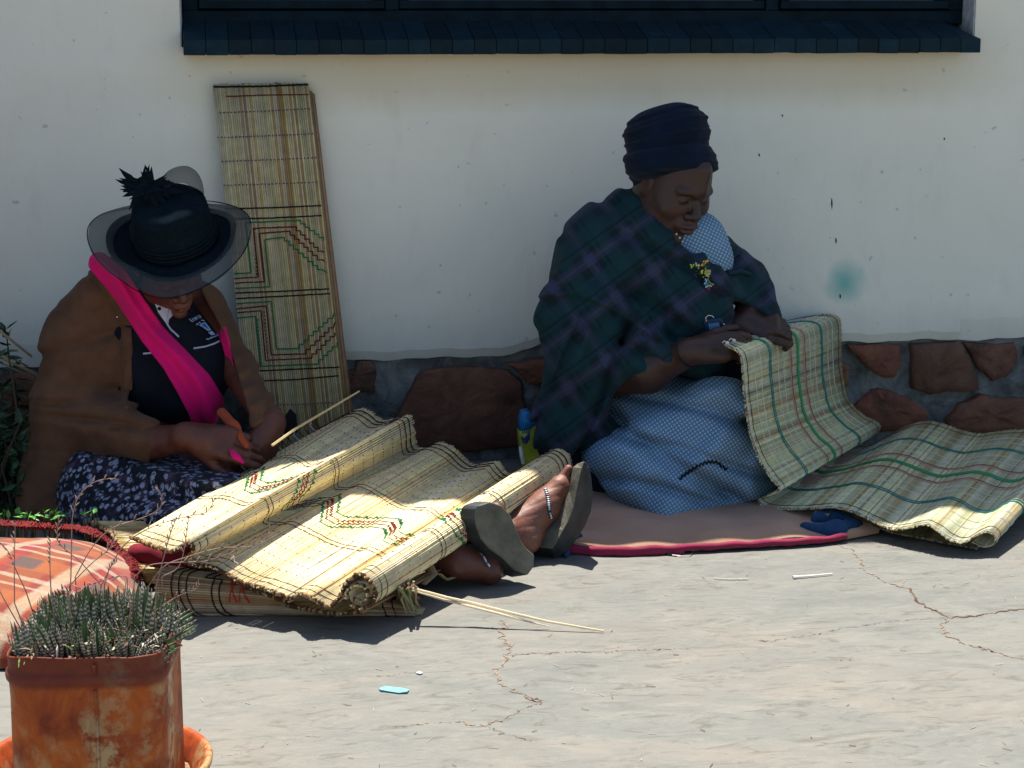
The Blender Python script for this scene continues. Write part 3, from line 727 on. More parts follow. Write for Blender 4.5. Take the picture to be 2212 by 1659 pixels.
def surface(f, lo, hi, h):
    """surface nets over the blocks the surface passes through"""
    lo = np.asarray(lo, float); hi = np.asarray(hi, float); nb = np.ceil((hi-lo)/(8*h)).astype(int); n = nb*8
    bi = np.stack(np.meshgrid(*[np.arange(k) for k in nb], indexing='ij'), -1).reshape(-1, 3)
    C = lo+(bi*8+4)*h; dc = f(C); act = np.abs(dc) < 8*h*1.35
    G = np.repeat(np.repeat(np.repeat(np.where(dc > 0, 1., -1.).reshape(nb), 8, 0), 8, 1), 8, 2).astype(np.float32)
    ab = bi[act]; o = np.stack(np.meshgrid(*[np.arange(8)]*3, indexing='ij'), -1).reshape(-1, 3)
    idx = (ab[:, None, :]*8+o[None]).reshape(-1, 3); G[idx[:, 0], idx[:, 1], idx[:, 2]] = f(lo+idx*h)
    G[0] = G[-1] = 1; G[:, 0] = G[:, -1] = 1; G[:, :, 0] = G[:, :, -1] = 1
    S = G < 0; cnt = np.zeros(tuple(n-1), np.int8); off = [(i, j, k) for i in (0, 1) for j in (0, 1) for k in (0, 1)]
    for (i, j, k) in off: cnt += S[i:n[0]-1+i, j:n[1]-1+j, k:n[2]-1+k]
    cells = np.argwhere((cnt > 0) & (cnt < 8)); vid = np.full(tuple(n-1), -1, np.int32); vid[cells[:, 0], cells[:, 1], cells[:, 2]] = np.arange(len(cells))
    acc = np.zeros((len(cells), 3)); num = np.zeros(len(cells))
    g = {o_: G[cells[:, 0]+o_[0], cells[:, 1]+o_[1], cells[:, 2]+o_[2]] for o_ in off}
    for a in off:
        for ax in range(3):
            if a[ax]: continue
            b = list(a); b[ax] = 1; b = tuple(b); ga, gb = g[a], g[b]; m = (ga < 0) != (gb < 0)
            t = np.where(m, ga/(ga-gb+1e-12), 0); p = np.zeros((len(cells), 3))+np.array(a, float); p[:, ax] = t
            acc[m] += p[m]; num[m] += 1
    V = lo+(cells+acc/num[:, None])*h; Fc = []
    for ax in range(3):
        b = [0, 0, 0]; b[ax] = 1; u_, v_ = (ax+1) % 3, (ax+2) % 3
        sa = S[tuple(slice(0, n[i]-1) for i in range(3))]; sb = S[tuple(slice(b[i], n[i]-1+b[i]) for i in range(3))]
        e = np.argwhere(sa != sb); e = e[(e[:, u_] > 0) & (e[:, v_] > 0)]
        q = []
        for du, dv in ((0, 0), (1, 0), (1, 1), (0, 1)):
            c = e.copy(); c[:, u_] -= du; c[:, v_] -= dv; q.append(vid[c[:, 0], c[:, 1], c[:, 2]])
        q = np.stack(q, 1); fl = sa[e[:, 0], e[:, 1], e[:, 2]]; q = np.where(fl[:, None], q, q[:, ::-1]); Fc.append(q[(q >= 0).all(1)])
    return V.astype(np.float32), np.vstack(Fc)
def smooth(V, Fc, it=1, lam=.5):
    for _ in range(it):
        s = np.zeros_like(V); c = np.zeros(len(V), np.float32)
        for k in range(4):
            a = Fc[:, k]; b = Fc[:, (k+1) % 4]
            for ax in range(3): s[:, ax] += np.bincount(a, V[b, ax], len(V))+np.bincount(b, V[a, ax], len(V))
            c += np.bincount(a, None, len(V))+np.bincount(b, None, len(V))
        V = V+lam*(s/np.maximum(c, 1)[:, None]-V)
    return V
def grad(f, P, e=.002):
    g = np.stack([f(P+np.eye(3)[k]*e)-f(P-np.eye(3)[k]*e) for k in range(3)], 1); return g/(np.linalg.norm(g, axis=1)[:, None]+1e-9)
def hit(f, u, v, y0=-1.9, y1=.1, n=420):
    """where a sight line first meets a body"""
    r = ray(u, v); t = np.linspace((y0-CAM[1])/r[1], (y1-CAM[1])/r[1], n); P = CAM+t[:, None]*r; d = f(P); k = np.argmax(d < 0)
    if d[k] >= 0: k = np.argmin(d); return P[k]
    if k == 0: return P[0]
    a = d[k-1]/(d[k-1]-d[k]); return P[k-1]+(P[k]-P[k-1])*a
def nz(P, sc, seed=0):
    """cheap smooth vector noise for cloth (sum of warped sines)"""
    r = np.random.RandomState(seed); out = np.zeros(len(P)); q = P*sc
    for k in range(4):
        a, b = r.normal(size=3), r.normal(size=3); ph = r.uniform(0, 6.28, 2)
        out += np.sin(q@a+ph[0]+1.3*np.sin(q@b*.7+ph[1]))
    return out/4
def ridge(x): return 1-np.abs(((x/np.pi) % 2)-1)*2            # triangle wave -1..1
def crease(ph, k=7): return (.5+.5*np.sin(ph))**k
def fold(ph, sharp=1.6): s = .5+.5*np.sin(ph); return s**sharp
def cloth(name, f, lo, hi, h, mat, parent=None, pat=None, sm=1, cols=None):
    V, Fc = surface(f, lo, hi, h); V = smooth(V, Fc, sm).astype(np.float32)
    at = {}
    if pat is not None: at['pat'] = pat(V.astype(float))
    if cols is not None: at['Col'] = cols(V.astype(float))
    return mesh_obj(name, V, Fc, mat, parent, True, at)
def S(u, v, Y, r):
    p = PY(u, v, Y); return p, r/scale_at(p)
def K(a, b, k=.02, op='+'):
    (pa, ra), (pb, rb) = S(*a), S(*b); return cone(pa, pb, ra, rb, k, op)
def E(a, rr, k=.02, R=None, op='+'):
    p = PY(*a); s = scale_at(p); return elli(p, np.array(rr)/s, CAMR if R is None else R, k, op)
CAMR = np.array([RT, unit(np.cross(UP, RT)), UP])             # right, away, up
SCREEN = lambda P: ((P-CAM)@RT/((P-CAM)@FW)*FPX+1106, 829.5-(P-CAM)@UP/((P-CAM)@FW)*FPX)

def head(c, fwd, up, s=1.0, lids=True, fat=1.0):
    R = rotm(fwd, up); L = lambda x, y, z: np.asarray(c)+(np.array([x, y, z])*s)@R
    e = lambda p, r, k=.012, op='+', R2=None: elli(L(*p), np.array(r)*s, R if R2 is None else R2@R, k*s, op)
    q = lambda a, b, ra, rb, k=.012, op='+': cone(L(*a), L(*b), ra*s, rb*s, k*s, op)
    P = [e((0, -.012, .035), (.076, .097, .092), .01), e((0, .030, -.022), (.063*fat, .063, .088), .02), e((0, .046, -.082), (.042*fat, .036, .030), .025)]
    for x in (-1, 1):
        P += [e((x*.039, .060, -.032), (.024*fat, .020, .024), .018), e((x*.048, .028, -.070), (.022*fat, .03, .026), .03)]
        P += [q((x*.012, .0895, .018), (x*.044, .077, .020), .0075, .007, .014)]
    P += [q((0, .088, .035), (0, .080, .075), .012, .016, .03)]
    for x in (-1, 1): P += [e((x*.032, .103, -.001), (.019, .015, .011), .014, '-')]
    for x in (-1, 1): P += [e((x*.031, .0755, -.002), (.0155, .0150, .0125), .004)]
    for x in (-1, 1): P += [e((x*.031, .0925, -.0035), (.0145, .004, .0012), .002, '-'), e((x*.031, .089, .0105), (.015, .006, .0010), .003, '-'), q((x*.018, .083, -.018), (x*.040, .075, -.017), .0035, .003, .008)]
    P += [q((0, .088, .006), (0, .108, -.026), .0065, .0105, .010), e((0, .108, -.031), (.0125, .0115, .0105), .006)]
    for x in (-1, 1): P += [e((x*.0165, .0975, -.034), (.0090, .011, .0085), .005), e((x*.0085, .106, -.0435), (.0045, .006, .003), .003, '-'), q((x*.023, .094, -.036), (x*.036, .078, -.062), .0016, .001, .006, '-')]
    P += [e((0, .090, -.062), (.030, .018, .020), .014), e((0, .1035, -.0590), (.0235, .0095, .0068), .004), e((0, .1010, -.0725), (.0215, .0105, .0080), .004), e((0, .1160, -.0655), (.0230, .0120, .0013), .002, '-'), e((0, .103, -.0845), (.016, .006, .004), .006, '-'), e((0, .088, -.103), (.019, .016, .014), .014)]
    for x in (-1, 1):
        P += [e((x*.0775, -.004, -.008), (.007, .017, .029), .006), e((x*.0845, .000, -.008), (.004, .010, .019), .004, '-')]
    return P, L, R
def hand(w_, dirn, back, s=1.0, curl=(.5, .5, .5, .5), spread=.10, thumb=(.8, .55, -.35), left=1, tcurl=.35):
    """wrist point, finger direction, outward normal of the hand's back; thumb on local +x*left"""
    y = unit(dirn); z = unit(np.asarray(back, float)-y*np.dot(back, y)); x = np.cross(y, z)*left
    L = lambda a, b, c: np.asarray(w_)+(x*a+y*b+z*c)*s
    P = [cone(L(0, -.02, 0), L(0, .03, 0), .026*s, .027*s, .02)]
    for bx in (.026, .009, -.009, -.026): P.append(cone(L(bx*.55, .015, 0), L(bx, .080, .001), .0165*s, .0125*s, .012))
    P.append(cone(L(.022, .018, -.008), L(.030, .045, -.010), .016*s, .014*s, .014)); P.append(cone(L(-.02, .02, -.006), L(-.028, .065, -.005), .014*s, .012*s, .012))
    for bx, ln, cu, r in ((.028, .92, curl[0], .0095), (.0095, 1.0, curl[1], .0098), (-.0095, .95, curl[2], .0093), (-.0275, .76, curl[3], .0082)):
        p = np.array([bx, .080, .001]); ang = cu*.75; sp = bx*spread*30
        for sl, f in ((.043, 1.0), (.027, .93), (.022, .85)):
            d = np.array([math.sin(sp*.12)*math.cos(ang), math.cos(ang), -math.sin(ang)]); q = p+d*sl*ln
            P.append(cone(L(*p), L(*q), r*f*s, r*f*.93*s, .004)); p = q; ang += cu*1.05
            sp *= .6
    p = np.array([.030, .028, -.008]); d = unit(thumb)
    for sl, r in ((.038, .0125), (.030, .0108), (.024, .0095)):
        q = p+d*sl; P.append(cone(L(*p), L(*q), r*s, r*.92*s, .006)); p = q; d = unit(d+np.array([-tcurl, .15, -.12]))
    return P, L

def m_skin(name, base, red, rough=.5):
    m, t, p = material(name); v = mapping(t); a = N(t, 'ShaderNodeAttribute', attribute_name='Col')
    n = noise(t, v, 22, 5, .6); f = noise(t, v, 260, 4, .6)
    c = ramp(t, n.outputs[0], [(.3, tuple(x*.8 for x in base)), (.7, tuple(x*1.2 for x in base))])
    f9 = noise(t, v, 75, 4, .65); c = mix(t, ramp(t, f9.outputs[0], [(.35, .35), (.6, 0)]), c, tuple(x*.55 for x in base)); c = mix(t, 1.0, c, a.outputs['Color'], 'MULTIPLY')
    t.links.new(c, p.inputs['Base Color']); p.inputs['Roughness'].default_value = rough; p.inputs['Specular IOR Level'].default_value = .45
    p.inputs['Subsurface Weight'].default_value = .06; p.inputs['Subsurface Radius'].default_value = (.012, .004, .002); p.inputs['Subsurface Scale'].default_value = .5
    b = bump(t, p, n.outputs[0], .12, .004); b = bump(t, p, f.outputs[0], .3, .0015, b); w2 = noise(t, mapping(t, (1, 1, 2.6)), 95, 3, .6, .8); bump(t, p, w2.outputs[0], .22, .002, b); t.links.new(ramp(t, n.outputs[0], [(.3, rough-.1), (.7, rough+.14)]), p.inputs['Roughness']); return m
M['skinR'] = m_skin('dark_brown_skin', (.042, .0185, .0125), 0, .45); M['skinL'] = m_skin('warm_brown_skin', (.10, .031, .017), 0, .5)
def cloth_node(name, rough=.9, sheen=.04):
    m, t, p = material(name); p.inputs['Roughness'].default_value = rough; p.inputs['Specular IOR Level'].default_value = .15
    p.inputs['Sheen Weight'].default_value = sheen; p.inputs['Sheen Roughness'].default_value = .5; return m, t, p
def m_plaid():
    m, t, p = cloth_node('dark_tartan_cloth', .92, .03); a = N(t, 'ShaderNodeAttribute', attribute_name='pat'); sx = N(t, 'ShaderNodeSeparateXYZ'); t.links.new(a.outputs['Vector'], sx.inputs[0])
    def bands(o, freq, w0, ph=0.0):
        fr = mth(t, 'FRACT', mth(t, 'MULTIPLY_ADD', o, freq, ph)); d = mth(t, 'ABSOLUTE', mth(t, 'SUBTRACT', fr, .5)); return ramp(t, d, [(w0, 1), (w0+.03, 0)])
    X, Y = sx.outputs['X'], sx.outputs['Y']
    c = ramp(t, noise(t, a.outputs['Vector'], 9, 3).outputs[0], [(.3, (.006, .016, .022)), (.7, (.010, .024, .030))])
    for o, ph in ((X, 0), (Y, .3)):
        c = mix(t, mth(t, 'MULTIPLY', bands(o, 9, .20, ph), .55), c, (.008, .040, .047))
        c = mix(t, mth(t, 'MULTIPLY', bands(o, 9, .10, ph+.45), .5), c, (.034, .036, .070))
        c = mix(t, mth(t, 'MULTIPLY', bands(o, 9, .02, ph+.45), .35), c, (.055, .056, .095))
        c = mix(t, mth(t, 'MULTIPLY', bands(o, 9, .012, ph+.12), .5), c, (.004, .006, .012))
    c = mix(t, mth(t, 'MULTIPLY', mth(t, 'MULTIPLY', bands(X, 9, .11, .45), bands(Y, 9, .11, .75)), .45), c, (.036, .055, .105))
    t.links.new(c, p.inputs['Base Color']); v = mapping(t); b = bump(t, p, noise(t, v, 35, 4).outputs[0], .3, .006); bump(t, p, noise(t, v, 600, 2).outputs[0], .3, .001, b); return m
def m_dots():
    m, t, p = cloth_node('blue_dotted_print', .85, .03); a = N(t, 'ShaderNodeAttribute', attribute_name='pat'); mp = N(t, 'ShaderNodeMapping'); mp.inputs['Scale'].default_value = (122, 122, 122); mp.inputs['Rotation'].default_value = (0, 0, .75)
    t.links.new(a.outputs['Vector'], mp.inputs[0]); sx = N(t, 'ShaderNodeSeparateXYZ'); t.links.new(mp.outputs[0], sx.inputs[0])
    dx = mth(t, 'SUBTRACT', mth(t, 'FRACT', sx.outputs['X']), .5); dy = mth(t, 'SUBTRACT', mth(t, 'FRACT', sx.outputs['Y']), .5)
    d = mth(t, 'SQRT', mth(t, 'ADD', mth(t, 'MULTIPLY', dx, dx), mth(t, 'MULTIPLY', dy, dy))); v = mapping(t)
    base = ramp(t, noise(t, v, 9, 4, .6).outputs[0], [(.3, (.075, .170, .275)), (.7, (.115, .235, .35))])
    c = mix(t, ramp(t, d, [(.24, .85), (.34, 0)]), base, (.40, .48, .56))
    t.links.new(c, p.inputs['Base Color']); b = bump(t, p, noise(t, v, 30, 4).outputs[0], .3, .006); bump(t, p, noise(t, v, 500, 2).outputs[0], .2, .001, b); return m
def m_floral():
    m, t, p = cloth_node('black_floral_print', .85, .03); v = mapping(t)
    vo = N(t, 'ShaderNodeTexVoronoi'); vo.inputs['Scale'].default_value = 60; t.links.new(v, vo.inputs['Vector']); v2 = N(t, 'ShaderNodeTexVoronoi', feature='DISTANCE_TO_EDGE'); v2.inputs['Scale'].default_value = 130; t.links.new(v, v2.inputs['Vector'])
    n = noise(t, v, 75, 3, .6, .5); n2 = noise(t, v, 25, 3)
    c = mix(t, ramp(t, vo.outputs['Distance'], [(.36, 1), (.50, 0)]), (.010, .012, .020), (.30, .34, .46))
    c = mix(t, ramp(t, n.outputs[0], [(.42, 0), (.50, 1)]), (.008, .010, .018), c)
    c = mix(t, ramp(t, v2.outputs['Distance'], [(.03, .5), (.06, 0)]), c, (.01, .012, .02)); c = mix(t, ramp(t, n2.outputs[0], [(.5, 0), (.8, .5)]), c, (.20, .14, .22))
    t.links.new(c, p.inputs['Base Color']); bump(t, p, noise(t, v, 30, 4).outputs[0], .3, .006); return m
def m_cloth(name, col, var=.2, rough=.92, sheen=.04, sc=14, bdist=.005):
    m, t, p = cloth_node(name, rough, sheen); v = mapping(t)
    t.links.new(ramp(t, noise(t, v, sc, 5, .6).outputs[0], [(.3, tuple(x*(1-var) for x in col)), (.7, tuple(x*(1+var) for x in col))]), p.inputs['Base Color'])
    b = bump(t, p, noise(t, v, 38, 4).outputs[0], .3, bdist); bump(t, p, noise(t, v, 520, 2).outputs[0], .25, .001, b); return m
M['plaid'] = m_plaid(); M['dots'] = m_dots(); M['floral'] = m_floral()
M['wrap'] = m_cloth('navy_velvet_cloth', (.002, .008, .021), .35, .9, .06); M['suede'] = m_cloth('brown_suede', (.110, .056, .031), .28, .97, .04); M['suededark'] = m_cloth('brown_suede_shaded_grain', (.06, .034, .022), .2)
M['black'] = m_cloth('black_knit', (.006, .008, .014), .3, .9, .02); M['pink'] = m_cloth('hot_pink_scarf', (.72, .006, .16), .06, .85, .05); M['orange'] = m_cloth('orange_cloth', (.36, .065, .025), .15)
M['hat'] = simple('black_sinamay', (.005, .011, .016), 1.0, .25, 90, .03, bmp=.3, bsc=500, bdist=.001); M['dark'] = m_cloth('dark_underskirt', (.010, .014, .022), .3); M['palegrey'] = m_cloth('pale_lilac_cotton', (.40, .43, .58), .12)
mt, tt_, pt = material('black_tulle'); pt.inputs['Base Color'].default_value = (.012, .022, .026, 1); pt.inputs['Roughness'].default_value = .6
trn = N(tt_, 'ShaderNodeBsdfTransparent'); mxs = N(tt_, 'ShaderNodeMixShader'); lw = N(tt_, 'ShaderNodeLayerWeight'); lw.inputs[0].default_value = .35
tt_.links.new(ramp(tt_, lw.outputs['Facing'], [(.0, .66), (.9, .97)]), mxs.inputs[0]); tt_.links.new(trn.outputs[0], mxs.inputs[1]); tt_.links.new(pt.outputs[0], mxs.inputs[2]); tt_.links.new(mxs.outputs[0], tt_.nodes['Material Output'].inputs[0]); M['tulle'] = mt
M['beads'] = attr_mat('glass_beads', .25, .1, 50, .5, 0); M['metal'] = simple('polished_metal', (.6, .6, .6), .25, .1, 20, .5, 1.0, 0); M['gold'] = simple('gold', (.8, .45, .15), .25, .1, 20, .5, 1.0, 0); M['rubber'] = None
def planar(freq=1.0, rot=0.0, warp=.0, wsc=8, ax=None, seed=4):
    c, s = math.cos(rot), math.sin(rot)
    def f(P):
        a = P@RT; b = P@UP; a = a+warp*nz(P, wsc, seed); b = b+warp*nz(P, wsc, seed+9)
        return np.stack([(a*c+b*s)*freq, (-a*s+b*c)*freq, np.zeros(len(P))], 1)
    return f

# ---------------------------------------------------------------- right woman
def woman_right():
    t = thing('person', PZ(1450, 1090, .03), 'woman in navy headwrap, tartan shawl and blue dotted skirt kneeling on the tan blanket', 'woman')
    hc = PY(1456, 394, -.37); fwd = RT*.40-np.array([0, 1, 0])*.80+np.array([0, 0, -.44]); upv = np.array([0, 0, 1.0])+RT*.28-np.array([0, .35, 0])
    HP, HL, HR = head(hc, fwd, upv, 1.06, fat=1.22)
    sh = [ # torso, shoulders, arms (under the shawl)
        E((1395, 640, -.25), (150, 125, 195), .05), E((1400, 520, -.28), (95, 80, 80), .05), K((1415, 440, -.33, 58), (1400, 500, -.31, 80), .03),
        K((1310, 560, -.32, 52), (1285, 760, -.40, 50), .04), K((1520, 560, -.28, 40), (1618, 650, -.35, 26), .03), K((1285, 775, -.41, 50), (1400, 800, -.50, 42), .02)]
    body = HP+sh+[K((1330, 812, -.44, 46), (1400, 802, -.51, 44), .02), K((1400, 802, -.51, 43), (1494, 759, -.59, 29), .02), K((1625, 655, -.38, 32), (1600, 700, -.44, 25), .02), K((1440, 455, -.36, 52), (1430, 500, -.35, 62), .03)]
    ha, _ = hand(PY(1500, 757, -.60), RT*.97+np.array([0, .02, .13]), np.array([-.15, -.75, .45]), .98, (.40, .5, .6, .7), thumb=(.40, .9, -.20), left=-1, tcurl=.1)
    hb, _ = hand(PY(1604, 702, -.44), RT*.92+np.array([0, -.06, .04]), np.array([-.2, -.5, .8]), .98, (.75, .8, .85, .9), thumb=(.45, .9, .05), left=1, tcurl=.05)
    Fb = Field(body+ha+hb)
    lipc = HL(0, .103, -.066); eyes = [HL(x*.031, .093, -.004) for x in (-1, 1)]; brows = [HL(x*.031, .088, .022) for x in (-1, 1)]
    def col(P):
        c = np.ones((len(P), 4)); q = (P-hc)@HR.T
        lip = np.exp(-((q[:, 0]/.021)**2+((q[:, 2]+.066)/.010)**2))*(q[:, 1] > .09); c[:, :3] *= 1+lip[:, None]*np.array([.75, .15, .25])
        mo = np.exp(-((q[:, 0]/.020)**4+((q[:, 2]+.0655)/.0016)**2))*(q[:, 1] > .09); c[:, :3] *= (1-.8*mo)[:, None]
        for s in (-1, 1):
            e = np.exp(-(((q[:, 0]-s*.031)/.014)**4+((q[:, 2]+.0040)/.0018)**2))*(q[:, 1] > .06); c[:, :3] *= (1-.85*e)[:, None]
            b = np.exp(-(((q[:, 0]-s*.031)/.017)**4+((q[:, 2]-.0215)/.0035)**2))*(q[:, 1] > .06); c[:, :3] *= (1-.45*b)[:, None]
        ch = np.exp(-(((np.abs(q[:, 0])-.040)/.018)**2+((q[:, 2]+.030)/.018)**2))*(q[:, 1] > .05); c[:, :3] *= 1+ch[:, None]*np.array([.35, .2, .15])
        return c
    lo = PY(1165, 880, -.62)-np.array([.02, .1, .02]); hi = PY(1720, 300, -.1)+np.array([.05, .1, .03])
    cloth('body', Fb, np.minimum(lo, hi), np.maximum(lo, hi), .0029, M['skinR'], t, cols=col, sm=0)
    # headwrap: folded rolls of velvet
    wc = HL(0, -.018, .096); Rw = rotm(fwd+np.array([0, 0, .45]), np.array([0, 0, 1.0])+RT*.03)
    wb = [E((1452, 352, -.375), (97, 97, 40), .03), E((1446, 300, -.36), (86, 92, 62), .03), E((1462, 262, -.36), (62, 70, 34), .03), E((1408, 290, -.35), (56, 70, 34), .03), E((1404, 350, -.36), (52, 70, 40), .02), E((1412, 374, -.375), (52, 66, 16), .01), E((1500, 366, -.39), (46, 60, 13), .01)]
    def wpost(P, d):
        u, v = SCREEN(P); q = P-wc; th = np.arctan2(q@Rw[1], q@Rw[0])
        ph = (v+(u-1450)*.17)*.195+1.1*np.sin(th*1.5+.8)+.9*nz(P, 16, 3)+.02*(u-1450)*np.sin(v*.03)
        return d-.0045*fold(ph, 1.6)-.0030*nz(P, 42, 5)-.0022*fold(ph*2.3+1, 2)
    cut = cone(PY(1420, 412, -.375), PY(1500, 403, -.42), .010, .010)
    Fw = Field(wb, wpost)
    pp = HL(0, .085, .062); 
    cloth('headwrap', Fw, PY(1330, 420, -.55)-.02, PY(1570, 210, -.2)+.04, .0030, M['wrap'], t)
    # dress bodice showing at the chest
    bod = Field([E((1508, 545, -.385), (62, 55, 85), .03), K((1470, 500, -.36, 45), (1545, 560, -.40, 34), .04), E((1515, 520, -.385), (46, 40, 50), .03)], lambda P, d: d-.003*fold(P@np.array([60, 0, 40.])+nz(P, 9), 1.4))
    dp = planar(1.0, .3, .004)
    cloth('dress_bodice', bod, PY(1390, 700, -.55)-.02, PY(1610, 440, -.25)+.03, .0035, M['dots'], t, pat=dp)
    # shawl
    shb = [E((1395, 650, -.27), (182, 165, 205), .05), E((1385, 520, -.30), (112, 105, 80), .06), K((1392, 440, -.31, 50), (1400, 505, -.31, 82), .03), K((1296, 545, -.34, 84), (1268, 730, -.41, 84), .05),
           K((1262, 690, -.41, 84), (1275, 790, -.44, 70), .04), K((1280, 780, -.44, 64), (1395, 776, -.515, 40), .03), K((1530, 540, -.30, 62), (1600, 610, -.345, 50), .05), K((1600, 600, -.345, 50), (1655, 672, -.40, 27), .03),
           K((1250, 790, -.43, 66), (1205, 930, -.43, 52), .05), K((1300, 790, -.44, 46), (1260, 890, -.45, 34), .04), K((1440, 560, -.38, 72), (1520, 640, -.42, 72), .05), K((1480, 680, -.42, 86), (1520, 760, -.44, 60), .05), K((1560, 575, -.36, 30), (1600, 590, -.38, 24), .02), K((1215, 900, -.42, 52), (1330, 960, -.42, 38), .05),
           K((1400, 760, -.50, 40), (1440, 770, -.545, 30), .03)]
    # opening at neck
    shb += [elli(PY(1500, 492, -.50), np.array([.060, .12, .075]), CAMR, .02, '-'), elli(HL(0, .03, -.03), np.array([.074, .080, .088]), HR, .012, '-')]
    e1 = PY(1330, 690, -.5)
    def spost(P, d):
        u, v = SCREEN(P)
        # drape folds: over the arm they fall, over the chest they run diagonally
        ph1 = (u*.055+v*.028)+1.4*nz(P, 7, 2); ph2 = (-u*.040+v*.062)+1.2*nz(P, 6, 6)
        wch = np.clip((u-1380)/60, 0, 1)
        d = d-.020*(fold(ph1, 1.5)*(1-wch)*np.clip((v-520)/160, .35, 1)+.8*fold(ph2, 1.5)*wch)-.006*nz(P, 20, 8)-.006*fold(ph1*2.3+2*nz(P, 12, 4), 1.5)+.008
        # second layer of the shawl thrown over the arm: a real step at its hem
        hl = np.interp(u, [1170, 1245, 1300, 1350, 1400, 1440], [646, 640, 662, 690, 726, 745]); d = d-.016*np.clip((hl-v)/5, 0, 1)*np.clip((1440-u)/12, 0, 1)
        d = d-.008+.028*crease((u*.9+v*.42)*.055+1.6*nz(P, 5, 11), 9)*(1-wch)*np.clip((v-650)/60, 0, 1)+.024*crease((-u*.55+v)*.050+1.5*nz(P, 5, 13), 7)*np.clip((u-1290)/60, 0, 1)+.008*crease((u*.8-v*.9)*.05+1.4*nz(P, 6, 15), 8)*(v < 640)
        # right hem edge down the arm
        return d
    Fs = Field(shb, spost)
    cloth('shawl', Fs, np.minimum(PY(1120, 1000, -.7), PY(1120, 1000, -.05))-.02, np.maximum(PY(1700, 400, -.7), PY(1700, 400, -.02))+.03, .0048, M['plaid'], t, pat=planar(1.0, .62, .0035, 9))
    # collar ends of the knotted shawl
    mb = MB(); P0 = hit(Fs, 1570, 590); mb.tube([P0, PY(1600, 585, -.42), PY(1622, 592, -.42)], [.014, .012, .007], 8, flat=.5); mb.tube([hit(Fs, 1572, 560), PY(1592, 545, -.38), PY(1606, 570, -.38)], [.014, .012, .006], 8, flat=.5)
    k = mb.build('shawl_knot', M['plaid'], t, True)
    # skirt
    sk = [E((1430, 900, -.34), (145, 110, 80), .06), K((1400, 890, -.36, 80), (1560, 890, -.52, 62), .06), K((1340, 1010, -.44, 52), (1400, 1050, -.54, 62), .06), K((1390, 1020, -.52, 74), (1550, 1020, -.56, 72), .05), K((1560, 900, -.54, 78), (1590, 1030, -.53, 56), .05),
          E((1470, 970, -.49), (165, 110, 95), .06), K((1360, 1092, -.53, 44), (1440, 1100, -.57, 46), .04), K((1440, 1100, -.57, 46), (1585, 1080, -.56, 42), .04), K((1330, 960, -.40, 52), (1335, 1060, -.49, 40), .05), K((1595, 900, -.50, 48), (1625, 1040, -.52, 40), .05)]
    def kpost(P, d):
        u, v = SCREEN(P); r_ = np.hypot(u-1700, (v-760)); an = np.arctan2(v-760, 1700-u)
        ph = an*15+.9*nz(P, 6, 1); d = d-.020*fold(ph, 1.8)*np.clip((v-850)/120, .25, 1)-.006*nz(P, 18, 3)+.012
        ph2 = (v+.45*u)*.05+1.2*nz(P, 8, 7); d = d-.010*fold(ph2, 2.2)
        d = d+.034*crease((v*.80-u*.52)*.042+1.1*nz(P, 5, 21), 6)*np.clip((v-840)/60, 0, 1)+.018*crease((v*.95-u*.25)*.070+1.6*nz(P, 7, 23), 7)-.010
        # the hem hangs in a clean cut edge
        hem = 1124-.24*np.clip(u-1450, 0, 300)-.85*np.clip(1372-u, 0, 200)+2.5*np.sin(u*.06)
        return np.maximum(d, (v-hem)*.0011)
    Fk = Field(sk, kpost)
    cloth('skirt', Fk, np.minimum(PY(1240, 1150, -.85), PY(1240, 1150, -.2))-.01, np.maximum(PY(1690, 760, -.85), PY(1690, 760, -.2))+.02, .0046, M['dots'], t, pat=planar(1.0, -.25, .0025, 8))
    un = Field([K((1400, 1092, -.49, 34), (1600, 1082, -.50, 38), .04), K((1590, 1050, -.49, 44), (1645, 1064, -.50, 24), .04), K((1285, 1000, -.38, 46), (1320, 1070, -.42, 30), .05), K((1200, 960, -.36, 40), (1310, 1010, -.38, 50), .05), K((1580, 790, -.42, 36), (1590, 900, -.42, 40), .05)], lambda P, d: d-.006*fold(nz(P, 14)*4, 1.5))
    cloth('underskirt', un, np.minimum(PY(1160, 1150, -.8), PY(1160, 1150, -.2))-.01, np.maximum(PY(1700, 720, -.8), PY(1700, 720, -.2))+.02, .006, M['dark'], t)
    # rickrack sewn on the skirt
    mb = MB(); pts = []
    for k in range(27):
        a = k/26; u = 1466+104*a; v = 1036-38*math.sin(min(1, a*1.15)*math.pi*.62)+(14 if a > .8 else 0)*(a-.8)*5+(3 if k % 2 else -3)
        pts.append(hit(Fk, u, v)-FW*.0015)
    mb.tube(pts, .0030, 5); mb.build('ribbon_trim', M['dark'], t)
    # beads: necklace, brooch with small flag, bracelet
    nb = MB(); pts = [(1461, 506), (1468, 514), (1474, 522), (1480, 528), (1486, 522), (1489, 512), (1487, 530), (1486, 538)]
    bc = [(.6, .6, .55), (.7, .7, .65), (.6, .6, .6), (.5, .1, .05), (.1, .1, .12), (.6, .6, .55), (.6, .25, .06), (.5, .1, .05)]
    ff = Field(body)
    for (u, v), c in zip(pts, bc): nb.blob(hit(ff, u, v)-FW*.003, .0032, c, 6, 4)
    nb.build('necklace', M['beads'], t, True)
    br = MB(); c6 = lambda x, y: ((1660+x*200/2212)*.864, (620+y*200/2212)*.864); r = random.Random(2); base = hit(Fs, 1512, 585)
    def dab(x, y, c, rr=.0032):
        u, v = c6(x, y); p = PY(u, v, base[1]-.012+r.uniform(-.003, .003)); br.blob(p, rr, c, 5, 3)
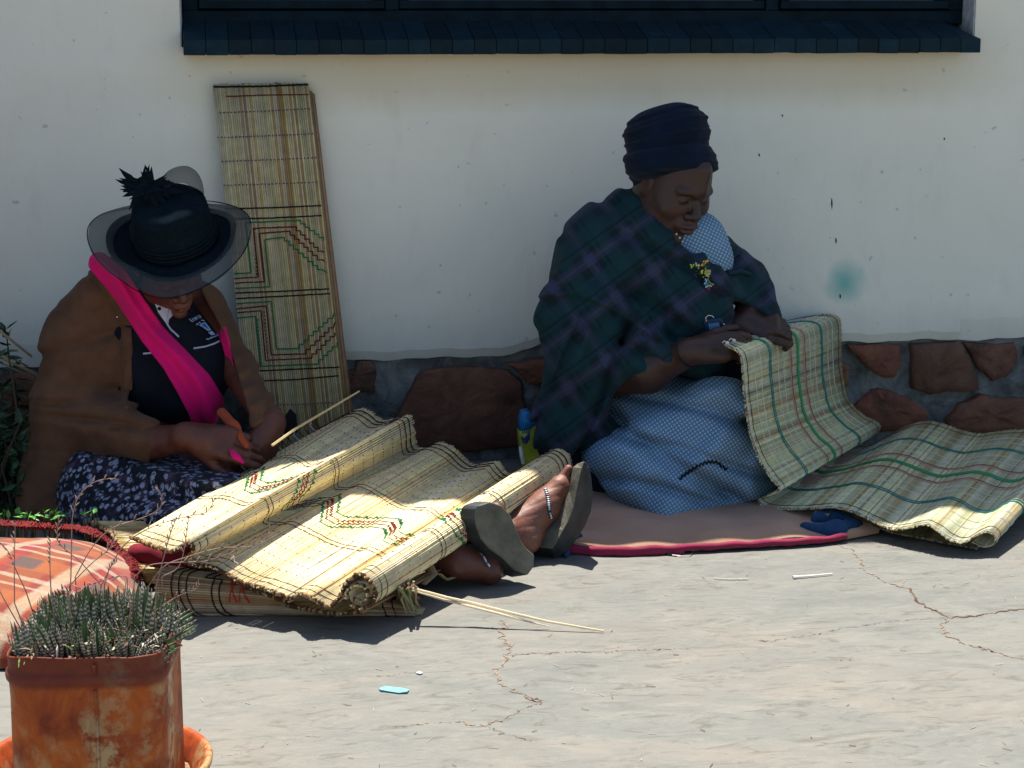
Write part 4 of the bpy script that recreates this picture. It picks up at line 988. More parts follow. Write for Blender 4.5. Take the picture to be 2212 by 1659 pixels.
    for cx, cy, n_, sx, col_ in ((1180, 380, 9, 45, (.75, .45, .02)), (1075, 480, 10, 50, (.75, .45, .02)), (1030, 650, 14, 55, (.60, .62, .02)), (930, 470, 16, 75, (.45, .50, .15)), (780, 520, 10, 50, (.45, .50, .08)), (1190, 660, 34, 95, (.45, .50, .12)), (1200, 760, 10, 50, (.5, .5, .2))):
        for _ in range(n_): dab(cx+r.gauss(0, sx*.5), cy+r.gauss(0, sx*.55), col_, r.uniform(.0016, .0028))
    for _ in range(26): dab(r.uniform(800, 1250), r.uniform(400, 800), (.012, .014, .02), .003)
    for x, y in ((1150, 860), (1165, 890), (1180, 920), (1170, 955), (1140, 975), (1120, 990)): dab(x, y, (.6, .7, .75), .0020)
    for x, y in ((1125, 905), (1140, 925), (1125, 945)): dab(x, y, (.01, .05, .35), .0026)
    for x, y in ((1140, 1015), (1165, 1010), (1190, 995), (1215, 985), (1160, 1035), (1195, 1015), (1225, 1010)): dab(x, y, (.01, .20, .18), .0028)
    for x, y in ((1210, 860), (1225, 900), (1250, 940), (1290, 975), (1330, 1000), (1360, 1010)): dab(x, y, (.16, .26, .05), .0030)
    for x, y in ((1160, 1085), (1185, 1070), (1215, 1050), (1245, 1035), (1275, 1040), (1310, 1060)): dab(x, y, (.6, .68, .75), .0021)
    for x, y in ((1190, 1095), (1220, 1080), (1250, 1080), (1230, 1110), (1250, 1130), (1210, 1120), (1235, 1150)): dab(x, y, (.28, .02, .03), .0030)
    br.build('beaded_brooch', M['beads'], t, True)
    bb = MB(); c0 = PY(1484, 762, -.585); R_ = .036
    ax = unit(PY(1500, 758, -.60)-PY(1400, 802, -.51)); e1 = unit(np.cross(ax, [0, 0, 1])); e2 = np.cross(ax, e1)
    pts = [c0+(e1*math.cos(a)+e2*math.sin(a))*R_ for a in np.linspace(0, 2*math.pi, 25)]; bb.tube(pts, .0042, 6); bb.build('bracelet', M['dark'], t, True)
    # small compact camera hanging on a cord
    cam_ = thing('small_camera', PY(1545, 705, -.56), 'small dark compact camera with a silver wire loop hanging at the right woman\'s waist', 'camera')
    yb = hit(Fs, 1545, 705)[1]-.012; mb = MB()
    a = np.array([PY(1519, 694, yb), PY(1560, 688, yb-.004), PY(1568, 716, yb-.004), PY(1527, 722, yb)]); b = a+np.array([0, .018, .004])
    mb.add(np.vstack([a, b]), [(0, 3, 2, 1), (4, 5, 6, 7), (0, 1, 5, 4), (1, 2, 6, 5), (2, 3, 7, 6), (3, 0, 4, 7)]); bevel(mb.build('camera_body', simple('navy_camera_plastic', (.008, .025, .055), .35), cam_), .003)
    mb = MB(); a2 = [p for p in (PY(1530, 700, yb-.006), PY(1553, 697, yb-.008), PY(1558, 715, yb-.008), PY(1535, 720, yb-.006))]; b2 = [p+np.array([0, .004, 0]) for p in a2]
    mb.add(a2+b2, [(0, 3, 2, 1), (4, 5, 6, 7), (0, 1, 5, 4), (1, 2, 6, 5), (2, 3, 7, 6), (3, 0, 4, 7)]); mb.build('screen', simple('pale_blue_screen', (.07, .20, .38), .3), cam_)
    mb = MB(); mb.tube([PY(u, v, yb-.006) for u, v in ((1526, 694), (1524, 686), (1530, 681), (1538, 682), (1542, 686))], .0012, 5); mb.build('wire_loop', M['metal'], cam_); mb = MB(); mb.tube([PY(u, v, yb-.008) for u, v in ((1562, 699), (1568, 706), (1577, 715))], .0018, 5); mb.build('wire_loop', M['metal'], cam_)
    return t
woman_right()

# ---------------------------------------------------------------- left woman
def woman_left():
    t = thing('person', PZ(240, 1140, .02), 'seated woman in black hat, brown jacket and hot pink scarf with legs stretched out', 'woman')
    hc = PY(362, 560, -.49); fwd = RT*.34-np.array([0, 1, 0])*.60+np.array([0, 0, -.62]); upv = np.array([0, 0, 1.0])-np.array([0, .8, 0])+RT*.05
    HP, HL, HR = head(hc, fwd, upv, .96, fat=1.05)
    a1 = PZ(990, 1215, .055); a2 = PZ(1100, 1150, .075); hip = np.array([-.86, -.42, .10]); k1 = np.array([-.60, -.84, .055]); k2 = np.array([-.52, -.70, .06])
    body = HP+[E((320, 760, -.34), (120, 95, 170), .05), K((330, 620, -.42, 50), (320, 690, -.36, 70), .03), E((300, 980, -.38), (140, 130, 110), .05),
        K((170, 700, -.34, 46), (150, 890, -.40, 42), .03), K((150, 890, -.40, 42), (330, 955, -.62, 34), .02), K((330, 955, -.62, 35), (412, 944, -.70, 29), .02),
        K((440, 660, -.34, 40), (515, 800, -.46, 36), .03), K((515, 800, -.46, 36), (585, 920, -.66, 28), .02),
        cone(hip, k1, .080, .048, .04), cone(hip, k2, .080, .048, .04), cone(k1, a1, .046, .027, .03), cone(k2, a2, .046, .032, .03)]
    ha, _ = hand(PY(418, 945, -.71), RT*.93+np.array([0, -.18, -.14]), np.array([.02, -.80, .45]), 1.08, (.30, .45, .62, .80), spread=.16, thumb=(.50, .9, -.30), left=1, tcurl=.1)
    hb, _ = hand(PY(583, 925, -.67), -RT*.42+np.array([0, -.30, -.80]), RT*.5+np.array([0, -.6, .35]), 1.0, (.5, .6, .7, .8), thumb=(.35, .9, -.35), left=-1, tcurl=.2)
    # near foot hangs half out of its sandal, far foot stands on its heel with the toes up
    f1 = [cone(a1, PY(1058, 1232, -1.10), .028, .025, .04), K((1060, 1237, -1.09, 23), (1070, 1150, -1.06, 30), .02), K((1070, 1150, -1.06, 30), (1072, 1105, -1.05, 22), .02)]
    f2 = [K((1060, 1160, -.95, 36), (1135, 1165, -.935, 32), .02), K((1135, 1165, -.935, 28), (1178, 1098, -.90, 27), .02), K((1180, 1095, -.90, 32), (1208, 1050, -.885, 24), .02), K((1110, 1140, -.93, 34), (1178, 1085, -.90, 26), .02)]
    for k, (du, dv, l) in enumerate(((0, 0, 1), (-14, 6, .75), (-25, 14, .65), (-34, 24, .58), (-42, 36, .5))):
        f2 += [K((1206+du, 1052+dv, -.885+.006*k, 12 if k == 0 else 9), (1228+du+6*(1-l), 1012+dv+26*(1-l), -.875+.006*k, 9 if k == 0 else 6.5), .006)]
    def bpost(P, d):
        u, v = SCREEN(P); ft = (P[:, 0] > -.32)*(P[:, 2] < .32)*(P[:, 1] < -.8)*(u > 1100)
        return d+ft*(.0010*crease((u*.35+v)*.30+1.5*nz(P, 30, 2), 6)+.0005*nz(P, 120, 4))
    Fb = Field(body+ha+hb+f1+f2, bpost)
    def col(P):
        c = np.ones((len(P), 4)); q = (P-hc)@HR.T
        lip = np.exp(-((q[:, 0]/.021)**2+((q[:, 2]+.063)/.010)**2))*(q[:, 1] > .085); c[:, :3] *= 1+lip[:, None]*np.array([.5, .15, .25])
        m = np.exp(-((q[:, 0]/.020)**4+((q[:, 2]+.063)/.0016)**2))*(q[:, 1] > .085); c[:, :3] *= (1-.7*m)[:, None]
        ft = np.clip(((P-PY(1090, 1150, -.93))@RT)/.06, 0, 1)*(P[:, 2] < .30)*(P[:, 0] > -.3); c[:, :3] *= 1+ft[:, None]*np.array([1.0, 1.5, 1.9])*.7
        return c
    pts = np.array([PY(60, 1130, -.2), PY(60, 480, -.2), PY(600, 480, -.75), PY(1260, 990, -.85), PZ(1260, 1260, 0), PZ(200, 1250, 0)])
    lo = pts.min(0)-.03; hi = pts.max(0)+.04; lo[2] = .0
    cloth('body', Fb, lo, hi, .0034, M['skinL'], t, cols=col, sm=0)
    # black polo shirt
    tor = [E((345, 780, -.36), (148, 105, 150), .05), K((335, 640, -.42, 62), (330, 720, -.38, 84), .04), E((385, 800, -.44), (112, 70, 105), .05), K((300, 585, -.42, 44), (320, 640, -.42, 56), .03)]
    Fp = Field(tor, lambda P, d: d-.005*fold((P@RT)*40+P[:, 2]*30+nz(P, 9)*1.5, 1.6))
    cloth('polo_shirt', Fp, np.minimum(PY(150, 960, -.62), PY(150, 960, -.1))-.02, np.maximum(PY(530, 540, -.62), PY(530, 540, -.1))+.03, .0042, M['black'], t)
    # hair at the nape
    Fh = Field([elli(HL(0, -.03, .02), np.array([.082, .095, .09]), HR, .01)], lambda P, d: d-.003*nz(P, 90)); cloth('hair', Fh, hc-.14, hc+.14, .005, M['black'], t)
    # jacket
    jk = [E((262, 770, -.32), (150, 130, 190), .05), K((215, 668, -.34, 60), (158, 745, -.36, 56), .04), K((164, 715, -.35, 66), (152, 890, -.41, 66), .04), K((152, 885, -.41, 72), (322, 955, -.62, 47), .03), E((420, 740, -.34), (88, 80, 120), .05),
          K((440, 660, -.36, 42), (508, 800, -.46, 44), .04), K((508, 800, -.46, 44), (575, 905, -.64, 36), .03), K((180, 900, -.34, 110), (120, 1060, -.42, 82), .06), K((120, 1050, -.42, 70), (110, 1110, -.46, 60), .04), K((255, 600, -.40, 40), (215, 640, -.38, 46), .04), K((240, 1000, -.50, 34), (210, 1080, -.56, 30), .05)]
    def jpost(P, d):
        u, v = SCREEN(P)
        el = np.exp(-(((u-235)/110)**2+((v-905)/50)**2)); ph = (v*.095-u*.028)+1.2*nz(P, 9, 3); d = d+.016*crease((v*.95-u*.18)*.085+1.3*nz(P, 7, 31), 8)*(.15+el)+.012*crease((v*.9+u*.25)*.055+1.4*nz(P, 6, 33), 9)*(v < 880)*(v > 700)*(u < 262)-.006*fold(ph, 2.0)*(.2+el)-.006*nz(P, 13, 5)-.003*nz(P, 34, 7)
        ar2 = (u > 480)*np.clip((v-740)/60, 0, 1); d = d-.008*fold((v+u*.5)*.16+nz(P, 12), 1.8)*ar2
        d = d-.008*fold((v-u*.3)*.045+1.5*nz(P, 6, 9), 2.4)*np.clip((v-640)/80, 0, 1)*(v < 860)*(u < 270)
        # front opening: the panels end at the lapel edge
        front = P[:, 1] < -.30
        x0 = np.interp(v, [560, 640, 700, 800, 870, 905], [262, 276, 297, 292, 274, 250]); x1 = np.interp(v, [600, 640, 700, 780, 900], [420, 440, 474, 506, 540])
        gap = np.minimum((u-x0), (x1-u))*.0011; op = np.where((v < 925) & front, gap, -1.0)
        arm = (v > 860+.10*(u-200)) & (u < 420)
        cut = np.where((v > 880) & (v < 1030) & (u > 290) & (u < 420) & front, (u-(348-.27*(v-905)))*.0011, -1.0)
        lap = np.interp(v, [575, 600, 644, 700, 797, 870], [176, 196, 236, 254, 262, 264]); inl = np.clip((u-lap)/5, 0, 1)*(v < 880)*(u < 310)*front
        d = d-.008*inl
        st_ = np.exp(-((u-lap+9)/7)**2)*(v > 690)*(v < 880)*front; d = d+.0*st_
        d = d-.005*np.exp(-((u-(335-.27*(v-905)))/3)**2)*(v > 880)*(v < 1030)*(u > 290)*front*0
        d = d-(.014*np.exp(-((u-x0)/22)**2)+.010*np.exp(-((u-x1)/22)**2))*front*(v < 925)*(v > 600)
        return np.where(arm, np.maximum(d, cut), np.maximum(d, op))
    Fj = Field(jk, jpost)
    cloth('jacket', Fj, np.minimum(PY(10, 1170, -.8), PY(10, 1170, -.05))-.02, np.maximum(PY(640, 540, -.8), PY(640, 540, -.05))+.03, .0046, M['suede'], t)
    mb = MB()   # lapel seam, shoulder button and hem fold
    def lapel(pts, nm, off, mat):
        P = []
        for q0, q1 in zip(pts, pts[1:]+pts[:1]):
            for k in range(5): P.append((q0[0]+(q1[0]-q0[0])*k/5, q0[1]+(q1[1]-q0[1])*k/5))
        c = (sum(p[0] for p in P)/len(P), sum(p[1] for p in P)/len(P)); n = len(P); V = []
        for s_, o in ((1.03, -.006), (1.0, off), (.7, off*1.5), (.35, off*1.7)): V += [hit(Fj, c[0]+(x-c[0])*s_, c[1]+(y-c[1])*s_)-FW*o for x, y in P]
        V.append(hit(Fj, *c)-FW*off*1.7); Fc = [(L*n+k, L*n+(k+1) % n, (L+1)*n+(k+1) % n, (L+1)*n+k) for L in range(3) for k in range(n)]+[(3*n+k, 3*n+(k+1) % n, 4*n) for k in range(n)]
        Va = np.array(V); dep = (Va-CAM)@FW; md = np.median(dep); bad = np.abs(dep-md) > .06
        for i in np.where(bad)[0]: Va[i] = CAM+(Va[i]-CAM)*(md/dep[i])
        return mesh_obj(nm, Va, Fc, mat, t, True)
    lapel([(222, 585), (250, 622), (272, 662), (284, 704), (262, 700), (246, 660), (220, 626), (192, 600)], 'lapel', .006, M['suede'])
    lapel([(262, 706), (284, 708), (288, 770), (284, 840), (270, 846), (266, 780)], 'front_placket', .004, M['suede'])
    mb = MB(); mb.blob(hit(Fj, 254, 685)-FW*.002, .0035, None, 8, 5); mb.build('button', M['metal'], t, True)
    # scarf: band of cloth laid over shirt and jacket
    base = Field(tor+jk[:2]+[jk[9]]+[K((300, 580, -.43, 50), (240, 590, -.40, 48), .03)])
    cA = [(214, 568, 24), (250, 602, 29), (290, 662, 27), (330, 722, 28), (378, 776, 32), (420, 832, 40), (446, 878, 42), (455, 925, 36)]
    cB = [(432, 606, 9), (464, 650, 13), (486, 705, 17), (500, 760, 16), (506, 800, 7)]
    def spost(cl):
        def f(P, d):
            u, v = SCREEN(P); best = np.full(len(P), 1e9); al = np.zeros(len(P)); sd = np.zeros(len(P)); acc = 0
            for (x0, y0, w0), (x1, y1, w1) in zip(cl[:-1], cl[1:]):
                L2 = (x1-x0)**2+(y1-y0)**2; tt = np.clip(((u-x0)*(x1-x0)+(v-y0)*(y1-y0))/L2, 0, 1); px = u-x0-tt*(x1-x0); py = v-y0-tt*(y1-y0)
                dist = np.hypot(px, py)-(w0+tt*(w1-w0)); s_ = (px*(y1-y0)-py*(x1-x0))/math.sqrt(L2)/(w0+tt*(w1-w0)); m = dist < best; best = np.where(m, dist, best); sd = np.where(m, s_, sd)
            al = sd
            edge = best*.0010
            th = .014+.018*fold(al*4.6+1.2+nz(P, 8)*1.5, 1.1)
            body_ = d-th; h = np.clip(.5+.5*(body_-edge)/.016, 0, 1); o = edge+(body_-edge)*h+.016*h*(1-h)
            return np.where(P[:, 1] < -.30, o, np.maximum(o, .02))
        return f
    for cl, nm in ((cA, 'scarf'), (cB, 'scarf')):
        Fs = Field(base.p, spost(cl)); us = [c[0] for c in cl]; vs = [c[1] for c in cl]
        a, b = PY(min(us)-60, max(vs)+50, -.72), PY(max(us)+60, min(vs)-50, -.25); a2_, b2_ = PY(min(us)-60, max(vs)+50, -.25), PY(max(us)+60, min(vs)-50, -.72)
        q = np.array([a, b, a2_, b2_]); cloth(nm, Fs, q.min(0)-.01, q.max(0)+.01, .0032, M['pink'], t, sm=2)
    # end of the scarf below the hand and an orange cloth gathered in the fingers
    mb = MB(); mb.tube([PY(500, 972, -.76), PY(510, 986, -.79), PY(526, 1000, -.80)], [.006, .010, .003], 8, flat=.5); mb.build('scarf_end', M['pink'], t, True)
    Fo = Field([K((478, 890, -.64, 9), (505, 924, -.70, 10), .02), K((505, 924, -.70, 10), (534, 962, -.755, 5), .02)], lambda P, d: d-.003*fold(P@np.array([160, 0, 90.]), 1.5)); q = np.array([PY(460, 990, -.9), PY(560, 880, -.6), PY(460, 880, -.6), PY(560, 990, -.9)])
    cloth('orange_cloth', Fo, q.min(0)-.02, q.max(0)+.02, .003, M['orange'], t)
    # shirt details: pale placket, piping, chest print
    pol = base.p; Fq = Field(tor, lambda P, d: d-.004)
    c8 = lambda x, y: ((360+x*240/2212)*.864, (720+y*240/2212)*.864)
    def patch(pts, mat, nm, off=.004, sub=4):
        P = []
        for a, b in zip(pts, pts[1:]+pts[:1]):
            for k in range(sub): P.append((a[0]+(b[0]-a[0])*k/sub, a[1]+(b[1]-a[1])*k/sub))
        c = (sum(p[0] for p in P)/len(P), sum(p[1] for p in P)/len(P)); V = []; n = len(P)
        for s_ in (1, .66, .33): V += [hit(Fq, *c8(c[0]+(x-c[0])*s_, c[1]+(y-c[1])*s_))-FW*off for x, y in P]
        V.append(hit(Fq, *c8(*c))-FW*off); Fc = []
        for L in range(2):
            for k in range(n): Fc.append((L*n+k, L*n+(k+1) % n, (L+1)*n+(k+1) % n, (L+1)*n+k))
        for k in range(n): Fc.append((2*n+k, 2*n+(k+1) % n, 3*n))
        return mesh_obj(nm, V, Fc, mat, t, True)
    patch([(250, 345), (500, 330), (600, 390), (560, 560), (540, 850), (330, 560)], M['palegrey'], 'collar')
    patch([(620, 400), (780, 370), (865, 500), (800, 575), (640, 660), (560, 760), (570, 560)], M['palegrey'], 'collar', .006)
    mb = MB(); mb.blob(hit(Fq, *c8(365, 480))-FW*.006, .0045, None, 8, 4); mb.build('button', M['black'], t, True)
    for pl in ([(640, 640), (560, 720), (550, 840), (620, 950), (720, 1040), (810, 1125)], [(1150, 1390), (1420, 1350), (1600, 1290), (1740, 1225)], [(-10, 1515), (120, 1500), (270, 1485)]):
        mb = MB(); mb.tube([hit(Fq, *c8(*p))-FW*.004 for p in pl], .0022, 5); mb.build('piping', M['palegrey'], t)
    lg = m_cloth('chest_print_white', (.30, .42, .60), .1); lb = m_cloth('chest_print_blue', (.03, .14, .45), .1)
    patch([(1275, 855), (1340, 810), (1420, 785), (1470, 850), (1560, 970), (1480, 990), (1380, 920)], lg, 'chest_print', .004, 2); patch([(1330, 850), (1410, 815), (1460, 880), (1510, 955), (1440, 920)], lb, 'chest_print', .0055, 2); patch([(1480, 1020), (1580, 990), (1650, 1075), (1560, 1090)], lg, 'chest_print', .004, 2)
    mb = MB()   # the worn lettering above and below the crest, stroke by stroke
    for st in ([(1050, 715), (1110, 775), (1140, 770)], [(1110, 700), (1165, 760)], [(1150, 690), (1210, 740), (1215, 720), (1170, 680)], [(1195, 660), (1250, 715)], [(1240, 640), (1290, 690), (1310, 670)], [(1265, 630), (1300, 640), (1320, 690)], [(1215, 855), (1230, 810), (1250, 850)], [(1260, 830), (1285, 780), (1305, 810)], [(1325, 745), (1370, 745), (1400, 760)], [(1440, 1175), (1500, 1185)], [(1500, 1180), (1560, 1135), (1580, 1150)], [(1560, 1150), (1640, 1115)], [(1620, 1120), (1690, 1100), (1720, 1080)], [(1695, 1055), (1715, 1100)]):
        mb.tube([hit(Fq, *c8(*p))-FW*.0035 for p in st], .0012, 4)
    mb.build('lettering', lg, t)['kind'] = 'stuff'
    # earring
    mb = MB(); mb.blob(HL(.0, 0, 0)*0+PY(299, 577, hc[1]-.05), .0052, None, 8, 5); mb.build('earring', M['gold'], t, True)
    # skirt
    sk = [E((290, 1060, -.46), (150, 130, 110), .06), K((260, 1060, -.50, 95), (470, 1040, -.78, 52), .06), K((250, 1120, -.62, 50), (400, 1130, -.86, 34), .05), K((220, 1080, -.50, 90), (250, 1130, -.66, 52), .05), cone((-.70, -.70, .07), (-.56, -.78, .055), .06, .05, .05)]
    Fk = Field(sk, lambda P, d: np.maximum(d-.008*fold((P@RT)*42+1.6*nz(P, 7), 1.8)-.004*nz(P, 17), .004-P[:, 2]))
    q = np.array([PY(120, 1240, -1.0), PY(120, 930, -.2), PY(680, 930, -.2), PY(680, 1240, -1.0)]); cloth('skirt', Fk, q.min(0)-.02, q.max(0)+.02, .005, M['floral'], t)
    # wedge sandals
    M['rubber'] = simple('worn_grey_rubber', (.115, .108, .082), .65, .4, 22, .35, bmp=.4); M['sole_dark'] = simple('dark_rubber_side', (.030, .033, .034), .55, .4, 25, .35)
    face = [(1035, 1092), (1060, 1084), (1085, 1092), (1105, 1115), (1118, 1145), (1128, 1170), (1140, 1186), (1156, 1198), (1154, 1225), (1141, 1243), (1112, 1232), (1085, 1205), (1058, 1186), (1040, 1165), (1030, 1140), (1025, 1115), (1028, 1100)]
    P = [PY(u, v, -1.125+.0002*(u-1085)) for u, v in face]; ex = -RT*.030+np.array([0, .026, -.004])
    n = len(P); c = sum(P)/n; V = P+[c+(p-c)*.985+ex+(np.array([0, .004, -.012]) if face[i][1] > 1190 else 0) for i, p in enumerate(P)]
    s1 = mesh_obj('sandal', V, [tuple(range(n-1, -1, -1)), tuple(range(n, 2*n))]+[(k, (k+1) % n, n+(k+1) % n, n+k) for k in range(n)], M['rubber'], t); s1.data.materials.append(M['sole_dark'])
    for pg in s1.data.polygons:
        if len(pg.vertices) == 4: pg.material_index = 1
    bevel(s1, .004, 3)
    z4 = lambda x, y: (1019.5+x*.198, 950+y*.198)
    Lc = [(1215, 238), (1150, 262), (1100, 300), (1080, 400), (1060, 560), (1000, 700), (900, 880), (800, 960), (690, 1110), (650, 1165)]
    Rc = [(1222, 236), (1215, 262), (1200, 310), (1175, 400), (1140, 560), (1110, 740), (1055, 880), (1000, 980), (905, 1145), (880, 1190)]
    Cc = [(1230, 238), (1262, 262), (1285, 310), (1305, 420), (1320, 600), (1300, 780), (1240, 930), (1150, 1080), (1020, 1240), (905, 1310)]
    Bc = [(1222, 240), (1240, 270), (1240, 320), (1230, 420), (1220, 590), (1180, 760), (1100, 920), (1000, 1060), (850, 1200), (680, 1300)]
    m_ = len(Lc); V = []
    for k in range(m_):
        V += [PY(*z4(*Lc[k]), -.915), PY(*z4(*Rc[k]), -.955), PY(*z4(*Cc[k]), -.92), PY(*z4(*Bc[k]), -.870)]
    Fc = []
    for k in range(m_-1):
        for j in range(4): Fc.append((k*4+j, k*4+(j+1) % 4, (k+1)*4+(j+1) % 4, (k+1)*4+j))
    Fc += [(3, 2, 1, 0), tuple((m_-1)*4+j for j in range(4))]
    s2 = mesh_obj('sandal', V, Fc, M['rubber'], t); s2.data.materials.append(M['sole_dark'])
    for i, pg in enumerate(s2.data.polygons):
        if i < (m_-1)*4 and i % 4 == 1: pg.material_index = 1
        if i == len(s2.data.polygons)-1: pg.material_index = 1
    bevel(s2, .003, 2)
    for sd_, a, b, y0 in ((s2, (1178, 1056), (1192, 1118), -.955), (s1, (1037, 1195), (1058, 1222), -1.125)):
        mb = MB(); r = random.Random(4); gg = Field(f2+f1)
        for k in range(15):
            for j in (-1, 0, 1):
                u = a[0]+(b[0]-a[0])*k/14+j*2.6+1.5*math.sin(k*.4); v = a[1]+(b[1]-a[1])*k/14; p = hit(gg, u, v)-FW*.003
                cc = r.choice([(.7, .75, .8), (.5, .55, .6), (.02, .02, .03)]) if j == 0 else (.05, .05, .06); mb.blob(p, .0026 if j == 0 else .0020, cc, 5, 3)
        mb.build('strap', M['beads'], sd_)
    # ---------------- hat
    HS = .93
    hat = thing('sun_hat', PY(392, 548, -.55), 'black wide brimmed hat with sheer tulle edge and feather flower on the bowed head', 'hat')
    oc = PY(384, 524, -.555); ax = unit(np.array([0, 0, .88])-np.array([0, .44, 0])-RT*.17); e1 = unit(RT-ax*np.dot(RT, ax)); e2 = np.cross(ax, e1)
    def brim_z(r, a): # the brim dips in front and flares at the sides
        return (r-.1)*(-.10+.75*math.cos(a)**2*(1 if math.cos(a) < 0 else .22)) - (r-.1)*.30*(math.sin(a) < 0)*abs(math.sin(a))
    def disk(prof, brim=True, na=72):
        V = []; 
        for r, z in prof:
            for k in range(na):
                a = 2*math.pi*k/na; rr = r; zz = z
                if r > .1: rr = r*(1+.07*(math.cos(a) < -.6)*(-math.cos(a)-.6)/.4*2); zz = z+brim_z(r, a)
                V.append(oc+(e1*rr*math.cos(a)*.98+e2*rr*math.sin(a)*1.02+ax*(zz+(.002*math.sin(a*5)+.004*math.sin(a*3+1)*(r > .13)+.0025*math.sin(a*9)*(r > .16))))*HS)
        Fc = [(i*na+k, i*na+(k+1) % na, (i+1)*na+(k+1) % na, (i+1)*na+k) for i in range(len(prof)-1) for k in range(na)]
        return V, Fc, na
    prof = [(.0995, .0), (.0985, .02), (.0975, .05), (.096, .080), (.0945, .098), (.092, .108), (.086, .1155), (.074, .120), (.050, .1225), (.004, .124)]
    V, Fc, na = disk(prof); Fc.append(tuple(range((len(prof)-1)*na, len(prof)*na))); mesh_obj('crown', V, Fc, M['hat'], hat, True)
    V, Fc, na = disk([(.0994, -.002), (.100, .003), (.112, .003), (.128, .004), (.140, .006), (.148, .011), (.152, .013), (.1525, .010), (.148, .007), (.128, -.001), (.112, -.003), (.0994, -.004)]); mesh_obj('brim', V, Fc, M['hat'], hat, True)
    V, Fc, na = disk([(.138, .008), (.150, .014), (.165, .014), (.180, .010), (.188, .006)]); mesh_obj('tulle_edge', V, Fc, M['tulle'], hat, True)
    mb = MB()
    for z_, rr in ((.012, .1008), (.022, .1003), (.032, .0998)): mb.tube([oc+(e1*rr*math.cos(a)*.98+e2*rr*math.sin(a)*1.02+ax*z_)*HS for a in np.linspace(0, 2*math.pi, 60)], .0045, 6)
    mb.build('ribbon', M['hat'], hat, True)
    mb = MB(); mb.tube([oc+(e1*.189*math.cos(a)*.98*(1+.07*(math.cos(a) < -.6)*(-math.cos(a)-.6)/.4*2)+e2*.189*math.sin(a)*1.02+ax*(.006+brim_z(.189, a)+.002*math.sin(a*5)))*HS for a in np.linspace(0, 2*math.pi, 90)], .0013, 5); mb.build('edge_wire', M['hat'], hat, True)
    # feather flower and looped tulle on the left of the crown
    fc = PY(318, 405, -.60); mb = MB(); r = random.Random(8)
    for k in range(46):
        a = r.uniform(0, 6.28); el = r.uniform(-.5, 1.1); L_ = r.uniform(.035, .062)
        if k > 30: a = r.uniform(2.2, 4.0); L_ *= 1.15
        d = unit(RT*math.cos(a)*1.15+UP*math.sin(a)*.75-FW*el*.6); sd = unit(np.cross(d, FW)); w_ = r.uniform(.004, .0085); c0 = fc+RT*r.gauss(0, .012)+UP*r.gauss(0, .006)
        bend = UP*r.uniform(-.01, .012); V = [c0-sd*w_*.4, c0+sd*w_*.4, c0+d*L_*.5+sd*w_+bend*.3-FW*.002, c0+d*L_*.5-sd*w_+bend*.3-FW*.002, c0+d*L_*.8+sd*w_*.5+bend*.7, c0+d*L_*.8-sd*w_*.5+bend*.7, c0+d*L_+bend*1.2]
        mb.add(V, [(0, 1, 2, 3), (3, 2, 4, 5), (5, 4, 6)])
    mb.build('feather_flower', M['hat'], hat)['kind'] = 'stuff'
    V = []; na = 26
    arc = [(345, 392), (362, 370), (385, 360), (405, 360), (424, 372), (436, 395), (440, 425), (436, 450)]; arc2 = catmull([np.array([*a, 0.]) for a in arc], na)
    for a in arc2:
        top_ = PY(a[0], a[1], -.60); V += [top_, top_+np.array([0, .035, -.004])+UP*.002, PY(a[0]*.6+385*.4, a[1]*.45+425*.55, -.57)]
    Fc = [(i*3+j, i*3+j+1, (i+1)*3+j+1, (i+1)*3+j) for i in range(na-1) for j in range(2)]; mesh_obj('tulle_loop', V, Fc, M['tulle'], hat, True)
    return t
woman_left()

